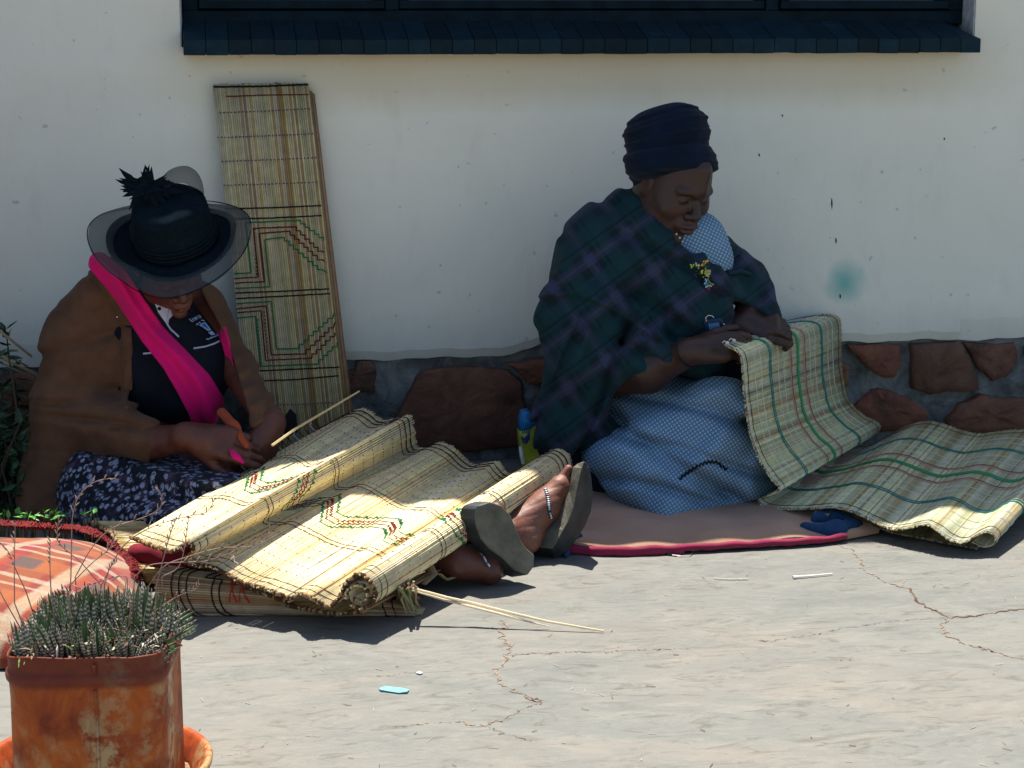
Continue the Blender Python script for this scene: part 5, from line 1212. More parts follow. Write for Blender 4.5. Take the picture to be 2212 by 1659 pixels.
# ================================================================ SMALL THINGS
def floor_blanket():
    t = thing('tan_blanket', PZ(1550, 1160, 0), 'tan folded blanket with maroon binding on the ground under the kneeling woman', 'blanket')
    M['tan'] = m_cloth('tan_felt', (.40, .235, .15), .12, .95, .2, 9); M['maroon'] = m_cloth('maroon_binding', (.22, .022, .055), .15); M['bluecloth'] = m_cloth('dark_blue_cloth', (.015, .05, .12), .3)
    fr = [(1215, 1178), (1245, 1180), (1330, 1184), (1450, 1180), (1600, 1172), (1740, 1164), (1800, 1158), (1850, 1150), (1900, 1140)]
    n = 60; F_ = catmull([PZ(u, v, .018) for u, v in fr], n); V = []; rows = 10
    bk = np.array([PY(1225+(1980-1225)*i/(n-1), 990, -.12) for i in range(n)]); bk[:, 2] = .018
    for j in range(rows):
        s_ = j/(rows-1)
        for i in range(n): p = F_[i]*(1-s_)+bk[i]*s_; p = p.copy(); p[2] = .018+.004*math.sin(i*.5+j)+.003*math.sin(j*2.1+i*.2); V.append(p)
    base = len(V)
    for i in range(n): p = F_[i].copy(); p[2] = .004; V.append(p+np.array([0, .004, 0]))
    Fc = [(j*n+i, j*n+i+1, (j+1)*n+i+1, (j+1)*n+i) for j in range(rows-1) for i in range(n-1)]+[(base+i, base+i+1, i+1, i) for i in range(n-1)]
    mesh_obj('blanket_sheet', V, Fc, M['tan'], t, True)
    def band(z, r0, dy, i0, i1, nm):
        mb = MB(); P = [F_[i]+np.array([0, -dy, z-.018+.0012*math.sin(i*.9)]) for i in range(i0, i1)]; mb.tube(P, [r0*(1+.12*math.sin(i*1.3)) for i in range(i0, i1)], 10, flat=1.0); return mb.build(nm, M['maroon'], t, True)
    band(.014, .0078, .003, 0, 52, 'binding'); band(.0075, .0070, .004, 0, 22, 'binding')
    f = Field([cone(PZ(1742, 1140, .012), PZ(1800, 1150, .016), .012, .020, .02), cone(PZ(1800, 1148, .016), PZ(1850, 1135, .016), .022, .016, .02), cone(PZ(1770, 1120, .02), PZ(1830, 1125, .02), .018, .018, .02)], lambda P, d: d-.005*fold(P@np.array([120, 60, 0.]), 1.5))
    q = np.array([PZ(1720, 1180, 0), PZ(1880, 1080, .05)]); c_ = cloth('blue_lining', f, q.min(0)-.03, q.max(0)+.05, .004, M['bluecloth'], t)
    f = Field([cone(PZ(1228, 1168, .02), PZ(1248, 1160, .02), .014, .012, .01), cone(PZ(1232, 1182, .008), PZ(1222, 1200, .006), .008, .006, .01)]); q = np.array([PZ(1210, 1210, 0), PZ(1270, 1140, .04)]); cloth('blue_lining', f, q.min(0)-.02, q.max(0)+.03, .003, M['bluecloth'], t)
floor_blanket()

def bag():
    t = thing('plastic_bag', PZ(1145, 1015, 0), 'blue and yellow plastic bag tucked behind the kneeling woman by the plinth', 'bag')
    y = -.36; blu = simple('bag_blue_film', (.01, .16, .42), .35); yel = simple('bag_yellow_film', (.34, .40, .03), .35); wh = simple('bag_white_seam', (.6, .65, .65), .4)
    c5_ = lambda x, y_: ((820+x*600/2212)*.864, (820+y_*600/2212)*.864)
    def film(outl, mat, nm, th=.05):
        P = [PY(*c5_(*p), y) for p in outl]; c = sum(P)/len(P); n = len(P); V = P+[c+(p-c)*.85+np.array([0, -.006+.004*math.sin(i*2.3), 0]) for i, p in enumerate(P)]+[p+np.array([0, th, 0]) for p in P]
        mesh_obj(nm, V, [(k, (k+1) % n, n+(k+1) % n, n+k) for k in range(n)]+[tuple(range(n, 2*n))]+[(2*n+k, 2*n+(k+1) % n, (k+1) % n, k) for k in range(n)]+[tuple(range(3*n-1, 2*n-1, -1))], mat, t, True)
    film([(1795, 790), (1860, 775), (1880, 830), (1990, 900), (1900, 900), (1850, 930), (1765, 950), (1775, 860)], blu, 'bag_top')
    film([(1765, 950), (1850, 930), (1910, 890), (1990, 930), (2100, 1000), (2100, 1300), (1790, 1300), (1775, 1080)], yel, 'bag_front')
    mb = MB(); r = random.Random(1)
    for k in range(5): mb.tube([PY(*c5_(1775+k*4, 1000+k*14), y-.022), PY(*c5_(1810+k*4, 1020+k*12), y-.024), PY(*c5_(1860, 965+k*12), y-.022)], .0016, 4)
    for k in range(5): a = 1790+k*17; mb.tube([PY(*c5_(a, 975), y-.023), PY(*c5_(a+6, 940), y-.023)], .0014, 4)
    mb.build('printed_emblem', simple('bag_navy_ink', (.03, .05, .16), .5), t)
    mb = MB(); mb.tube([PY(*c5_(1775, 1090), y-.01), PY(*c5_(1785, 1180), y-.015), PY(*c5_(1800, 1250), y-.01)], .005, 5, flat=.4); mb.build('seam', wh, t)
bag()

def loose_bits():
    mb = MB(); q = lambda u, v, z: PZ(u, v, z)
    mb.tube([q(880, 1268, .075), q(925, 1280, .065), q(965, 1291, .056), q(1020, 1303, .045), q(1080, 1318, .035), q(1180, 1342, .018), q(1304, 1363, .004)], [.0022, .003, .0032, .003, .0028, .0024, .0018], 6, (.60, .50, .32))
    mb.tube([q(880, 1272, .07), q(960, 1296, .05), q(1075, 1325, .03), q(1130, 1340, .018), q(1186, 1353, .006)], [.0018, .0024, .0024, .002, .001], 6, (.62, .52, .35))
    o = mb.build('loose_reeds', M['thread']); tag(o, 'two long pale dry reeds lying loose on the concrete, their tips pointing right', 'reeds')
    t = thing('torn_mat_end', q(880, 1325, 0), 'frayed torn scrap of reed mat and grass hanging beside the loose reeds', 'scrap'); mb = MB(); r = random.Random(6)
    for k in range(46):
        a = q(866+r.uniform(-8, 30), 1262+r.uniform(-8, 12), .065+r.uniform(-.01, .02)); b = q(872+r.uniform(-10, 34), 1300+r.uniform(-6, 25), r.uniform(.004, .02)); m_ = (a+b)/2+np.array([r.gauss(0, .006), r.gauss(0, .006), .006])
        mb.tube([a, m_, b], [.003, .0035, .0014], 4, (.30*r.uniform(.7, 1.2), .23*r.uniform(.7, 1.2), .12))
    o = mb.build('grass_strand', M['thread'], t); o['kind'] = 'stuff'; mb = MB()
    for (a, b) in ((((930, 1180, .12), (928, 1215, .08), (940, 1240, .06), (915, 1262, .05)), 0), (((905, 1205, .1), (920, 1215, .08), (935, 1245, .05)), 0)): mb.tube([q(*p) for p in a], .006, 5, (.22, .17, .10), flat=.3)
    mb.tube([q(950, 1240, .05), q(965, 1252, .03), q(985, 1245, .03), q(1000, 1238, .03)], .007, 6, (.35, .28, .14), flat=.3)
    mb.build('reed_wisp', M['thread'], t)
    # pale chips and scraps
    def flat(name, pts, col, label, cat, h=.002):
        P = [PZ(u, v, .0015) for u, v in pts]; n = len(P); V = P+[p+np.array([0, 0, h+.001*math.sin(i*2.)]) for i, p in enumerate(P)]
        o = mesh_obj(name, V, [tuple(range(n, 2*n))]+[(k, (k+1) % n, n+(k+1) % n, n+k) for k in range(n)], simple(name+'_paint', col, .6, .1)); tag(o, label, cat)
        return o
    flat('paper_scrap', [(818, 1489), (832, 1485), (868, 1487), (884, 1491), (880, 1497), (862, 1498), (842, 1495), (822, 1493)], (.15, .36, .45), 'pale blue scrap of paper lying flat on the sunlit concrete', 'paper')
    flat('paper_scrap', [(1028-130, 1455), (1035-130, 1453), (1044-130, 1454), (1038-130, 1457)], (.45, .5, .5), 'tiny pale grey scrap of paper above the blue one', 'paper')
    mb = MB(); mb.tube([PZ(u, v, .004) for u, v in ((1713, 1247), (1722, 1246), (1760, 1243), (1798, 1239))], [.004, .0026, .002, .0014], 6, (.70, .68, .62)); tag(mb.build('reed_offcut', M['thread']), 'short white peeled reed offcut lying alone on the bright concrete', 'reed')
    mb = MB(); mb.tube([PZ(u, v, .003) for u, v in ((1543, 1249), (1580, 1251), (1615, 1250))], .0014, 5, (.60, .58, .50)); tag(mb.build('reed_offcut', M['thread']), 'faint thin straw lying left of the white peeled reed', 'reed')
    t = thing('wire_loop', PZ(1460, 1190, 0), 'thin wire loop with a small dark clip lying in front of the blanket', 'wire'); mb = MB()
    mb.tube([PZ(u, v, .003) for u, v in ((1430, 1188), (1442, 1184), (1462, 1182), (1482, 1183), (1497, 1187), (1499, 1193), (1490, 1200), (1470, 1201), (1452, 1199))], .0012, 5); mb.build('wire', M['metal'], t)
    mb = MB(); mb.tube([PZ(1424, 1190, .003), PZ(1436, 1195, .004), PZ(1446, 1197, .004), PZ(1462, 1199, .003)], [.003, .004, .002, .003], 5); mb.build('clip', M['frame'], t)
    # crumbs of straw and grit
    mb = MB(); r = random.Random(12)
    for k in range(110):
        u, v = r.uniform(380, 2212), r.uniform(1190, 1659); p = PZ(u, v, .0012); a = r.uniform(0, 3.14); L_ = r.uniform(.002, .009); d = np.array([math.cos(a), math.sin(a), 0])*L_
        mb.tube([p-d, p+d+np.array([0, 0, .0008])], r.uniform(.0004, .0008), 4, r.choice([(.4, .34, .24), (.16, .11, .08), (.42, .40, .35), (.22, .14, .09)]))
    o = mb.build('straw_crumbs', M['thread']); tag(o, 'scattered crumbs of straw and grit on the concrete', 'litter', kind='stuff')
loose_bits()

# ---- orange plaid blanket
def m_orange():
    m, t, p = cloth_node('orange_red_plaid_wool', .95, .3); v = mapping(t, (1, 1, 0), (0, 0, .52)); sx = N(t, 'ShaderNodeSeparateXYZ'); wn = noise(t, v, 14, 3)
    va = N(t, 'ShaderNodeVectorMath', operation='MULTIPLY_ADD'); t.links.new(wn.outputs['Color'], va.inputs[0]); va.inputs[1].default_value = (.012, .012, 0); t.links.new(v, va.inputs[2]); t.links.new(va.outputs[0], sx.inputs[0])
    def band(o, f, w0, ph, soft=.05):
        d = mth(t, 'ABSOLUTE', mth(t, 'SUBTRACT', mth(t, 'FRACT', mth(t, 'MULTIPLY_ADD', o, f, ph)), .5)); return ramp(t, d, [(w0, 1), (w0+soft, 0)])
    X, Y = sx.outputs['X'], sx.outputs['Y']; c = mix(t, band(X, 5.5, .2, 0), (.17, .020, .009), (.20, .046, .008))
    c = mix(t, mth(t, 'MULTIPLY', band(Y, 7, .16, .2), .7), c, (.28, .075, .012)); c = mix(t, mth(t, 'MULTIPLY', mth(t, 'MULTIPLY', band(X, 5.5, .15, .15), band(Y, 7, .13, .2)), .85), c, (.045, .045, .045))
    c = mix(t, mth(t, 'MULTIPLY', band(X, 5.5, .07, .56), .8), c, (.33, .25, .16)); c = mix(t, mth(t, 'MULTIPLY', band(X, 5.5, .035, .35), .6), c, (.24, .015, .014))
    c = mix(t, mth(t, 'MULTIPLY', band(Y, 7, .035, .62, .03), .75), c, (.33, .26, .19)); c = mix(t, mth(t, 'MULTIPLY', band(Y, 7, .02, .86, .02), .6), c, (.4, .3, .22))
    f = noise(t, mapping(t), 120, 4); c = mix(t, ramp(t, f.outputs[0], [(.4, 0), (.7, .3)]), c, (.16, .03, .015))
    t.links.new(c, p.inputs['Base Color']); bump(t, p, noise(t, mapping(t), 260, 4).outputs[0], .5, .003); return m
def plaid_blanket():
    t = thing('plaid_blanket', PZ(80, 1300, 0), 'orange and red plaid wool blanket with a maroon fringe heaped beside the rusty tin', 'blanket')
    c0 = PZ(70, 1255, .09); c0[2] = .01
    def post(P, d): return d-.006*nz(P, 9, 4)-.003*nz(P, 30, 2)-.006*fold((P@np.array([10, 22, 0.]))+nz(P, 6), 2)
    f = Field([elli(c0+np.array([-.01, .08, .0]), (.225, .32, .112), None, .05), elli(c0+np.array([-.24, .12, 0]), (.30, .31, .118), None, .05), elli(c0+np.array([.01, -.10, 0]), (.19, .17, .075), None, .05)], lambda P, d: np.maximum(post(P, d), .003-P[:, 2]))
    cloth('blanket_heap', f, c0-np.array([.55, .55, .03]), c0+np.array([.36, .55, .18]), .006, m_orange(), t)
    mb = MB(); r = random.Random(3); edge = [(-30, 1112), (0, 1120), (60, 1124), (120, 1128), (170, 1132), (205, 1144), (235, 1162), (258, 1185), (275, 1210), (284, 1240)]
    E_ = catmull([hit(f, u, v+8, -1.9, -.2) for u, v in edge], 300)
    for i, p in enumerate(E_):
        t_ = unit(E_[min(i+1, 299)]-E_[max(i-1, 0)]); ou = unit(np.array([-t_[1], t_[0], 0])); ou = ou if ou[1] > -.2 and (ou[1] > .3 or ou[0] > 0) else -ou
        for _ in range(4):
            o = np.array([r.gauss(0, .003), r.gauss(0, .004), -.003]); L_ = r.uniform(.018, .034); d = unit(ou+t_*r.gauss(0, .5)); a = p+o-d*.006
            mb.tube([a, a+d*L_*.5+np.array([0, 0, r.uniform(.001, .007)]), a+d*L_+np.array([0, 0, r.uniform(-.016, -.002)])], [.0011, .0010, .0007], 3, (.17*r.uniform(.5, 1.4), .016, .016), cap=False)
    o = mb.build('fringe', M['thread'], t); o['kind'] = 'stuff'
plaid_blanket()
# pale reed mat edge peeping out behind the plaid blanket, and a cushion of older mat
def under_mat():
    t = thing('small_floor_mat', PZ(290, 1210, 0), 'small golden reed mat corner lying between plaid blanket and draped mat', 'mat')
    L_ = [(205, 1128, .10), (240, 1150, .085), (262, 1178, .07), (285, 1205, .055), (300, 1228, .05), (310, 1245, .03), (312, 1262, .008)]
    near = np.array([PZ(*q) for q in L_]); far = near+RT*.13+np.array([0, .07, -.02]); far[:, 2] = np.maximum(far[:, 2], .006)
    m = Mat(near, far, 46, .53, .001); m.reeds(t, reed_colours(46, (.50, .37, .16), .15, .2, 3), .01, 5, 4, 2); m.binding(t, 0, (.2, .14, .07))
    f = Field([cone(PZ(300, 1195, .07), PZ(400, 1205, .06), .022, .026, .02), cone(PZ(330, 1212, .05), PZ(400, 1222, .05), .022, .022, .02)], lambda P, d: d-.004*nz(P, 40)); q = np.array([PZ(260, 1260, 0), PZ(450, 1150, .14)])
    o = cloth('red_cloth', f, q.min(0)-.03, q.max(0)+.03, .005, m_cloth('dark_red_cloth', (.16, .012, .022), .2)); o['label'] = 'dark red cloth stuffed between the folded mats'; o['category'] = 'cloth'
under_mat()

# ---- rusty tin and its plants
def m_rust():
    m, t, p = material('rusty_tin'); v = mapping(t); a = noise(t, v, 11, 7, .65, .6); b = noise(t, v, 45, 6, .7); d = noise(t, mapping(t, (1, 1, .5)), 7, 5, .6, .4)
    c = ramp(t, a.outputs[0], [(.28, (.075, .009, .004)), (.45, (.28, .045, .006)), (.6, (.43, .092, .008)), (.78, (.20, .030, .006))])
    mk = mth(t, 'MULTIPLY', ramp(t, d.outputs[0], [(.45, 0), (.56, 1)]), ramp(t, b.outputs[0], [(.44, .0), (.56, 1)]))
    c = mix(t, mk, c, (.40, .26, .12)); c = mix(t, ramp(t, b.outputs[0], [(.28, .8), (.36, 0)]), c, (.09, .015, .015)); sp = noise(t, v, 15, 3, .5, 1.2); c = mix(t, ramp(t, sp.outputs[0], [(.68, 0), (.74, .9)]), c, (.06, .012, .02))
    tc = N(t, 'ShaderNodeTexCoord'); sz = N(t, 'ShaderNodeSeparateXYZ'); t.links.new(tc.outputs['Object'], sz.inputs[0]); c = mix(t, ramp(t, mth(t, 'ADD', sz.outputs['Z'], mth(t, 'MULTIPLY', b.outputs[0], .012)), [(.304, 0), (.312, .75)]), c, (.085, .012, .010))
    t.links.new(c, p.inputs['Base Color']); t.links.new(ramp(t, mk, [(0, .62), (1, .38)]), p.inputs['Roughness']); t.links.new(ramp(t, mk, [(0, .0), (1, .15)]), p.inputs['Metallic'])
    p.inputs['Specular IOR Level'].default_value = .3; bb = bump(t, p, a.outputs[0], .25, .006); bump(t, p, b.outputs[0], .3, .002, bb); return m
M['rust'] = m_rust(); M['soil'] = simple('dry_soil', (.22, .13, .075), .95, .5, 60, .1, bmp=.8, bsc=120, bdist=.008); M['potting'] = simple('dark_potting_soil', (.05, .032, .022), .95, .5, 60, .1, bmp=.8, bsc=120, bdist=.008)
TIN = PZ(193, 1432, .34)+np.array([0, .112, 0]); TIN[2] = 0
def sq_ring(half, r, n=9, rot=.0):
    out = []
    for k, (sx, sy) in enumerate(((1, -1), (1, 1), (-1, 1), (-1, -1))):
        for j in range(n):
            a = -math.pi/2+k*math.pi/2+(math.pi/2)*j/(n-1); x = sx*(half-r)+r*math.cos(a); y = sy*(half-r)+r*math.sin(a); out.append((x*math.cos(rot)-y*math.sin(rot), x*math.sin(rot)+y*math.cos(rot)))
    # extra points on the straight sides
    res = []
    for a, b in zip(out, out[1:]+out[:1]):
        L_ = math.hypot(b[0]-a[0], b[1]-a[1]); q = max(1, int(L_/.012))
        for j in range(q): res.append((a[0]+(b[0]-a[0])*j/q, a[1]+(b[1]-a[1])*j/q))
    return res
def tin():
    t = thing('rusty_tin', TIN, 'square rusted orange metal tin planted full of small striped succulents', 'plant pot')
    rot = -.10; ring = sq_ring(.107, .040, 9, rot); n = len(ring); H_ = .34
    prof = [(1.0, .045), (1.0, .10), (1.002, .16), (1.0, .22), (1.0, .28), (1.0, .300), (1.006, .304), (1.030, .308), (1.038, .3135), (1.030, .319), (1.006, .322), (1.002, .326), (1.0, .336), (1.008, .3395), (1.010, .342), (1.004, .3445), (.990, .344), (.985, .340), (.983, .335), (.983, .305), (.983, .26)]
    V = []; r = random.Random(5)
    for s_, z in prof:
        for i, (x, y) in enumerate(ring):
            dent = 1+(.004*math.sin(i*.31+z*20)+.003*math.sin(i*.8-z*35))*(.04 < z < .30); w_ = .003*math.sin(i*.21)+.0015*math.sin(i*.6+1) if z > .33 else 0
            V.append((TIN[0]+x*s_*dent, TIN[1]+y*s_*dent, z+w_))
    Fc = [(j*n+i, j*n+(i+1) % n, (j+1)*n+(i+1) % n, (j+1)*n+i) for j in range(len(prof)-1) for i in range(n)]
    mesh_obj('tin_body', V, Fc, M['rust'], t, True)
    # folded side seam on the front face
    xs = PY(207, 1500, TIN[1]-.107)[0]; yf = TIN[1]-.1085-(xs-TIN[0])*math.sin(-rot); mb = MB(); mb.tube([(xs, yf, .046), (xs, yf, .15), (xs, yf-.0003, .3)], .0022, 6); mb.tube([(xs, yf-.0016, .323), (xs, yf-.0016, .337)], .0022, 6); mb.build('seam', M['rust'], t, True)
    # bent wire handle stub at the right corner
    mb = MB(); c = PY(380, 1394, TIN[1]-.02); mb.tube([c+np.array([-.006, 0, 0]), c+np.array([.003, 0, .002]), c+np.array([.009, 0, -.001])], [.004, .003, .001], 5); mb.build('rim_tear', M['rust'], t)
    V = [(TIN[0]+x*.975, TIN[1]+y*.975, .305+.006*math.sin(i)) for i, (x, y) in enumerate(ring)]+[(TIN[0]+x*.5, TIN[1]+y*.5, .318+.005*math.sin(i*2)) for i, (x, y) in enumerate(ring)]+[(TIN[0], TIN[1], .322)]
    mesh_obj('potting_soil', V, [(i, (i+1) % n, n+(i+1) % n, n+i) for i in range(n)]+[(n+i, n+(i+1) % n, 2*n) for i in range(n)], M['potting'], t, True)
tin()
def basin():
    c = PZ(205, 1627, .150); c[2] = 0; t = thing('rusty_wheel_rim', c, 'round rusty metal wheel rim filled with dry soil behind the tin', 'wheel rim')
    na = 96; R_ = .168; prof = [(.130, .004), (.134, .05), (.140, .10), (.148, .122), (R_-.006, .129), (R_-.001, .132), (R_, .137), (R_-.002, .1415), (R_-.007, .142), (R_-.011, .139), (R_-.013, .135), (.150, .126), (.142, .111), (.138, .09), (.136, .06)]
    V = [(c[0]+r*math.cos(2*math.pi*k/na), c[1]+r*math.sin(2*math.pi*k/na), z) for r, z in prof for k in range(na)]
    mesh_obj('rim_body', V, [(j*na+i, j*na+(i+1) % na, (j+1)*na+(i+1) % na, (j+1)*na+i) for j in range(len(prof)-1) for i in range(na)], M['rust'], t, True)
    V = [(c[0]+.1365*math.cos(2*math.pi*k/na), c[1]+.1365*math.sin(2*math.pi*k/na), .108+.002*math.sin(k*1.7)) for k in range(na)]+[(c[0], c[1], .112)]
    mesh_obj('soil', V, [(k, (k+1) % na, na) for k in range(na)], M['soil'], t, True)
basin()

def m_haw():
    m, t, p = material('zebra_succulent_leaf'); a = N(t, 'ShaderNodeAttribute', attribute_name='pat'); sx = N(t, 'ShaderNodeSeparateXYZ'); t.links.new(a.outputs['Vector'], sx.inputs[0]); oi = N(t, 'ShaderNodeObjectInfo')
    wob = mth(t, 'MULTIPLY', noise(t, mapping(t), 90, 2).outputs[0], .35); fr = mth(t, 'FRACT', mth(t, 'ADD', mth(t, 'MULTIPLY', sx.outputs['Y'], 11), wob))
    outer = ramp(t, sx.outputs['Z'], [(.4, 0), (.6, 1)])
    base = mix(t, oi.outputs['Random'], (.075, .088, .058), (.125, .090, .068)); base = mix(t, ramp(t, sx.outputs['Y'], [(.45, 0), (1.0, .85)]), base, (.17, .095, .06))
    g = mix(t, outer, (.075, .125, .05), base)
    c = mix(t, mth(t, 'MULTIPLY', mth(t, 'MULTIPLY', ramp(t, fr, [(.52, 0), (.60, 1)]), outer), .9), g, (.50, .48, .44))
    t.links.new(c, p.inputs['Base Color']); p.inputs['Roughness'].default_value = .45; return m
M['haw'] = m_haw(); M['stalk'] = simple('dry_flower_stalk', (.30, .19, .15), .7, .3, 40); M['bud'] = simple('dry_flower_bud', (.34, .23, .19), .7, .3, 40)
def haw_mesh(seed, nl=18, L0=.052):
    r = random.Random(seed); V = []; Fc = []; pat = []
    for k in range(nl):
        a = k*2.4+r.uniform(-.2, .2); lay = k/nl; lean = .95-.75*lay+r.uniform(-.1, .1); L_ = L0*(.75+.35*r.random()); w_ = .0054*r.uniform(.85, 1.2); th = .0042
        out = np.array([math.cos(a), math.sin(a), 0]); sd = np.array([-out[1], out[0], 0]); b = len(V); ns = 7
        for j in range(ns):
            s_ = j/(ns-1); ang = lean*(1-s_*.55); p = out*(.004+L_*s_*math.sin(ang))+np.array([0, 0, L_*s_*math.cos(ang)+.002]); wd = w_*(1-s_)**.55*(1 if s_ < .98 else 0)+.0003; nn = unit(out*math.cos(ang)-np.array([0, 0, math.sin(ang)]))
            for (x, y, o) in ((-1, .0, 0), (-.6, .75, 1), (0, 1, 1), (.6, .75, 1), (1, .0, 0), (0, -.35, 0)):
                V.append(p+sd*x*wd+nn*y*th*(1-s_*.8)); pat.append((x, s_, o))
        for j in range(ns-1):
            for q in range(6): Fc.append((b+j*6+q, b+j*6+(q+1) % 6, b+(j+1)*6+(q+1) % 6, b+(j+1)*6+q))
    me_o = mesh_obj('leaf_rosette', V, Fc, M['haw'], None, True, {'pat': pat}); me = me_o.data; bpy.data.objects.remove(me_o); return me
def plants():
    ms = [haw_mesh(k, 17+k % 3*3, .044+.006*(k % 4)) for k in range(6)]; r = random.Random(9); pts = []
    rot = -.10
    for i in range(9):
        for j in range(9):
            x = (i-4)*.0225+r.gauss(0, .003)+(.010 if j % 2 else 0)-.003; y = (j-4)*.0225+r.gauss(0, .003)
            if x > .094 or x < -.086 or y < -.082 or y > .098 or math.hypot(x, y) > .122: continue
            pts.append((x*math.cos(rot)-y*math.sin(rot), x*math.sin(rot)+y*math.cos(rot)))
    roots = []
    for k, (x, y) in enumerate(pts):
        o = thing('zebra_succulent', (TIN[0]+x, TIN[1]+y, .314+.020*(1-math.hypot(x, y)/.12)), 'small striped succulent rosette growing packed among others in the rusty tin', 'succulent', 'succulents packed in the rusty tin')
        lf = bpy.data.objects.new('leaf_rosette', ms[r.randrange(6)]); COL.objects.link(lf); lf.parent = o; lf.rotation_euler = (r.gauss(0, .28), r.gauss(0, .28), r.uniform(0, 6.28)); s_ = r.uniform(.75, 1.25)*(1 if y > -.05 else .85); lf.scale = (s_*.9, s_*.9, s_*1.1); roots.append(o)
    mb = MB()      # withered leaves and flower husks caught between the rosettes
    for k in range(420):
        x, y = r.uniform(-.10, .10), r.uniform(-.10, .10); p = np.array([TIN[0]+x, TIN[1]+y, .335+r.uniform(-.01, .028)*(1-abs(x)*4)]); d = unit((r.gauss(0, 1), r.gauss(0, 1), r.gauss(.6, .6)))*r.uniform(.006, .022); g = r.uniform(.5, 1.3)
        mb.tube([p, p+d*.5+np.array([0, 0, .002]), p+d], [.0008, r.uniform(.0012, .0026), .0004], 4, r.choice([(.30*g, .20*g, .12*g), (.20*g, .11*g, .07*g), (.45*g, .38*g, .28*g), (.10*g, .16*g, .04*g)]), flat=.5)
    tag(mb.build('dead_leaves', M['thread']), 'withered brown leaves between the succulents in the tin', 'dead leaves', kind='stuff')
    zz = lambda x, y: (x*.3125, 777.6+y*.3125)
    st = [[(490, 1500), (495, 1280), (500, 1100), (540, 950), (640, 850), (750, 820), (820, 825)], [(520, 1500), (640, 1290), (780, 1160), (960, 1100), (1090, 1040), (1120, 960), (1085, 880)], [(700, 1560), (850, 1290), (1060, 1150), (1300, 1080), (1430, 1050), (1490, 950)],
          [(1080, 1560), (1160, 1260), (1200, 1140), (1225, 1090)], [(1000, 1600), (1130, 1430), (1300, 1360), (1520, 1300), (1740, 1290), (1820, 1230), (1890, 1140)], [(930, 1500), (1030, 1420), (1200, 1400), (1420, 1390), (1600, 1340), (1620, 1430)],
          [(700, 1560), (560, 1400), (420, 1280), (395, 1200), (410, 1080)], [(350, 1560), (345, 1400), (347, 1240)], [(180, 1600), (110, 1450), (60, 1330), (0, 1260)], [(100, 1680), (100, 1400), (105, 1130)],
          [(1000, 1780), (1220, 1640), (1340, 1590), (1380, 1550)], [(480, 1560), (640, 1400), (760, 1300), (790, 1220), (770, 1150)], [(1120, 1500), (1240, 1420), (1290, 1200), (1305, 1080)], [(20, 1640), (-20, 1560)], [(720, 1560), (760, 1440), (810, 1390)], [(900, 1720), (880, 1560), (850, 1490), (600, 1560), (400, 1640)]]
    for k, pl in enumerate(st):
        y = TIN[1]+[.02, -.02, .0, -.04][k % 4]; P = catmull([PY(*zz(*p), y-.02*i) for i, p in enumerate(pl)], 22)
        # root the stalk in the nearest rosette
        o = min(roots, key=lambda q: (q.location[0]-P[0][0])**2+(q.location[1]-P[0][1])**2); P = np.vstack([np.array([o.location[0], o.location[1], .325]), P])
        mb = MB(); mb.tube(list(P), [.0009-.0004*i/len(P) for i in range(len(P))], 5); s_ = mb.build('flower_stalk', M['stalk'], o, True)
        mb = MB(); rr = random.Random(k)
        for i in range(len(P)//2, len(P)-1, 1 if len(pl) > 4 else 2):
            d = unit(P[i+1]-P[i]); sd = unit(np.cross(d, FW)*(1 if i % 2 else -1)+d*1.3+UP*.4); L_ = rr.uniform(.006, .013); p = P[i]
            mb.tube([p, p+sd*L_*.5, p+sd*L_], [.0004, .0010, .0003], 5)
        mb.build('bud', M['bud'], s_, True)
plants()

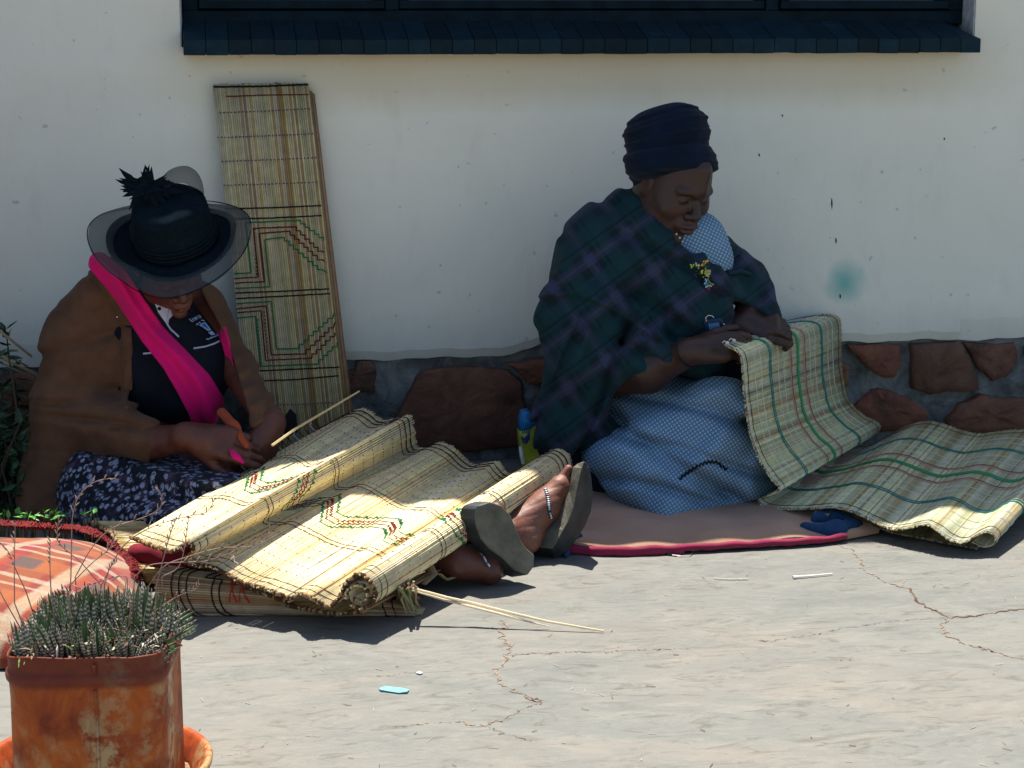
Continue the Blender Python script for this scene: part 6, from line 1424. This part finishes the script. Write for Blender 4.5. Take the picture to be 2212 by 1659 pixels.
# ---- greenery at the left edge
M['leafdark'] = attr_mat('dark_leaf', .5, .3, 40, .35, 0)
def leaf(mb, p, d, up_, L_, w_, col):
    d = unit(d); s_ = unit(np.cross(d, up_)); n_ = np.cross(s_, d); V = [p, p+d*L_*.35+s_*w_*.8-n_*.1*w_, p+d*L_*.35-s_*w_*.8-n_*.1*w_, p+d*L_*.4+n_*w_*.2, p+d*L_*.7+s_*w_*.6-n_*.2*w_, p+d*L_*.7-s_*w_*.6-n_*.2*w_, p+d*L_-n_*w_*.4]
    mb.add(V, [(0, 1, 3), (0, 3, 2), (1, 4, 3), (3, 5, 2), (3, 4, 6), (3, 6, 5)], col)
def greenery():
    t = thing('shrub', PZ(-10, 1080, 0), 'dark leafy shrub growing against the wall behind the seated woman, with added growth out of view', 'shrub'); r = random.Random(2); lm = MB(); sm = MB()
    for k in range(48):
        b = np.array([PY(-15, 1040, -.2)[0]+r.uniform(-.18, .09), r.uniform(-.45, -.12), 0]); h = r.uniform(.12, .34) if k > 3 else r.uniform(.40, .46); tip = b+np.array([r.uniform(-.05, .10), r.uniform(-.08, .04), h]); mid = (b+tip)/2+np.array([r.gauss(0, .02), 0, .02]); sm.tube([b, mid, tip], [.004, .003, .0015], 5, (.05, .04, .025))
        for j in range(22):
            s_ = r.uniform(.1, 1.0); p = b*(1-s_)+tip*s_+np.array([0, 0, .01]); g = r.uniform(.6, 1.4); leaf(lm, p, (r.gauss(0, 1), r.gauss(-.3, .8), r.gauss(.4, .6)), (r.gauss(0, .4), r.gauss(0, .4), 1), r.uniform(.025, .05), r.uniform(.008, .014), (.018*g, .055*g, .022*g))
    for k in range(44):     # taller unseen growth, added past the left edge to darken the wall
        b = np.array([r.uniform(-2.7, -1.62), r.uniform(-.75, -.15), 0]); h = r.uniform(.6, 1.35); tip = b+np.array([r.uniform(-.15, .10), r.uniform(-.2, .1), h]); mid = (b+tip)/2+np.array([r.gauss(0, .04), 0, .02]); sm.tube([b, mid, tip], [.008, .006, .002], 5, (.05, .04, .025))
        for j in range(60):
            s_ = r.uniform(.08, 1.0); p = b*(1-s_)+tip*s_+np.array([r.gauss(0, .05), r.gauss(0, .05), .01]); g = r.uniform(.6, 1.4); leaf(lm, p, (r.gauss(0, 1), r.gauss(-.3, .8), r.gauss(.4, .6)), (r.gauss(0, .4), r.gauss(0, .4), 1), r.uniform(.05, .09), r.uniform(.018, .03), (.018*g, .055*g, .022*g))
    lm.build('foliage', M['leafdark'], t)['kind'] = 'stuff'; sm.build('stem', M['leafdark'], t)
    mb = MB()
    for (a, b, rad) in (((-30, 690), (68, 770), .0035), ((-30, 752), (82, 812), .003), ((-30, 760), (78, 806), .0028), ((-30, 742), (60, 792), .0028), ((-30, 768), (70, 815), .0026)): mb.tube([PY(*a, -.34), PY((a[0]+b[0])/2, (a[1]+b[1])/2+1, -.30), PY(*b, -.24)], rad, 5, (.34*r.uniform(.8, 1.1), .28, .18))
    tag(mb.build('reed_bundle', M['thread']), 'few dry reed stalks leaning in from the left above the shrub', 'reeds')
    t = thing('ground_plant', PZ(60, 1112, .1), 'bright green weed leaves in the sun behind the plaid blanket', 'weed'); lm = MB(); sm = MB()
    for k in range(46):
        u = r.choice([8, 20, 45, 60, 95, 110, 190, 204, 136, -10])+r.gauss(0, 7); b = PZ(u, 1132, .10); b[2] = .0; tip = PZ(u+r.gauss(0, 5), 1112+r.uniform(-7, 10), .13+r.uniform(-.02, .01)); sm.tube([b, tip], [.002, .001], 4, (.05, .08, .02))
        leaf(lm, tip, (r.gauss(0, 1), r.gauss(-.2, .5), r.gauss(.3, .4)), (r.gauss(0, .3), r.gauss(0, .3), 1), r.uniform(.012, .026), r.uniform(.004, .008), (.07, .26, .03))
    lm.build('leaf_cluster', M['leafdark'], t)['kind'] = 'stuff'; sm.build('stem', M['leafdark'], t)
greenery()
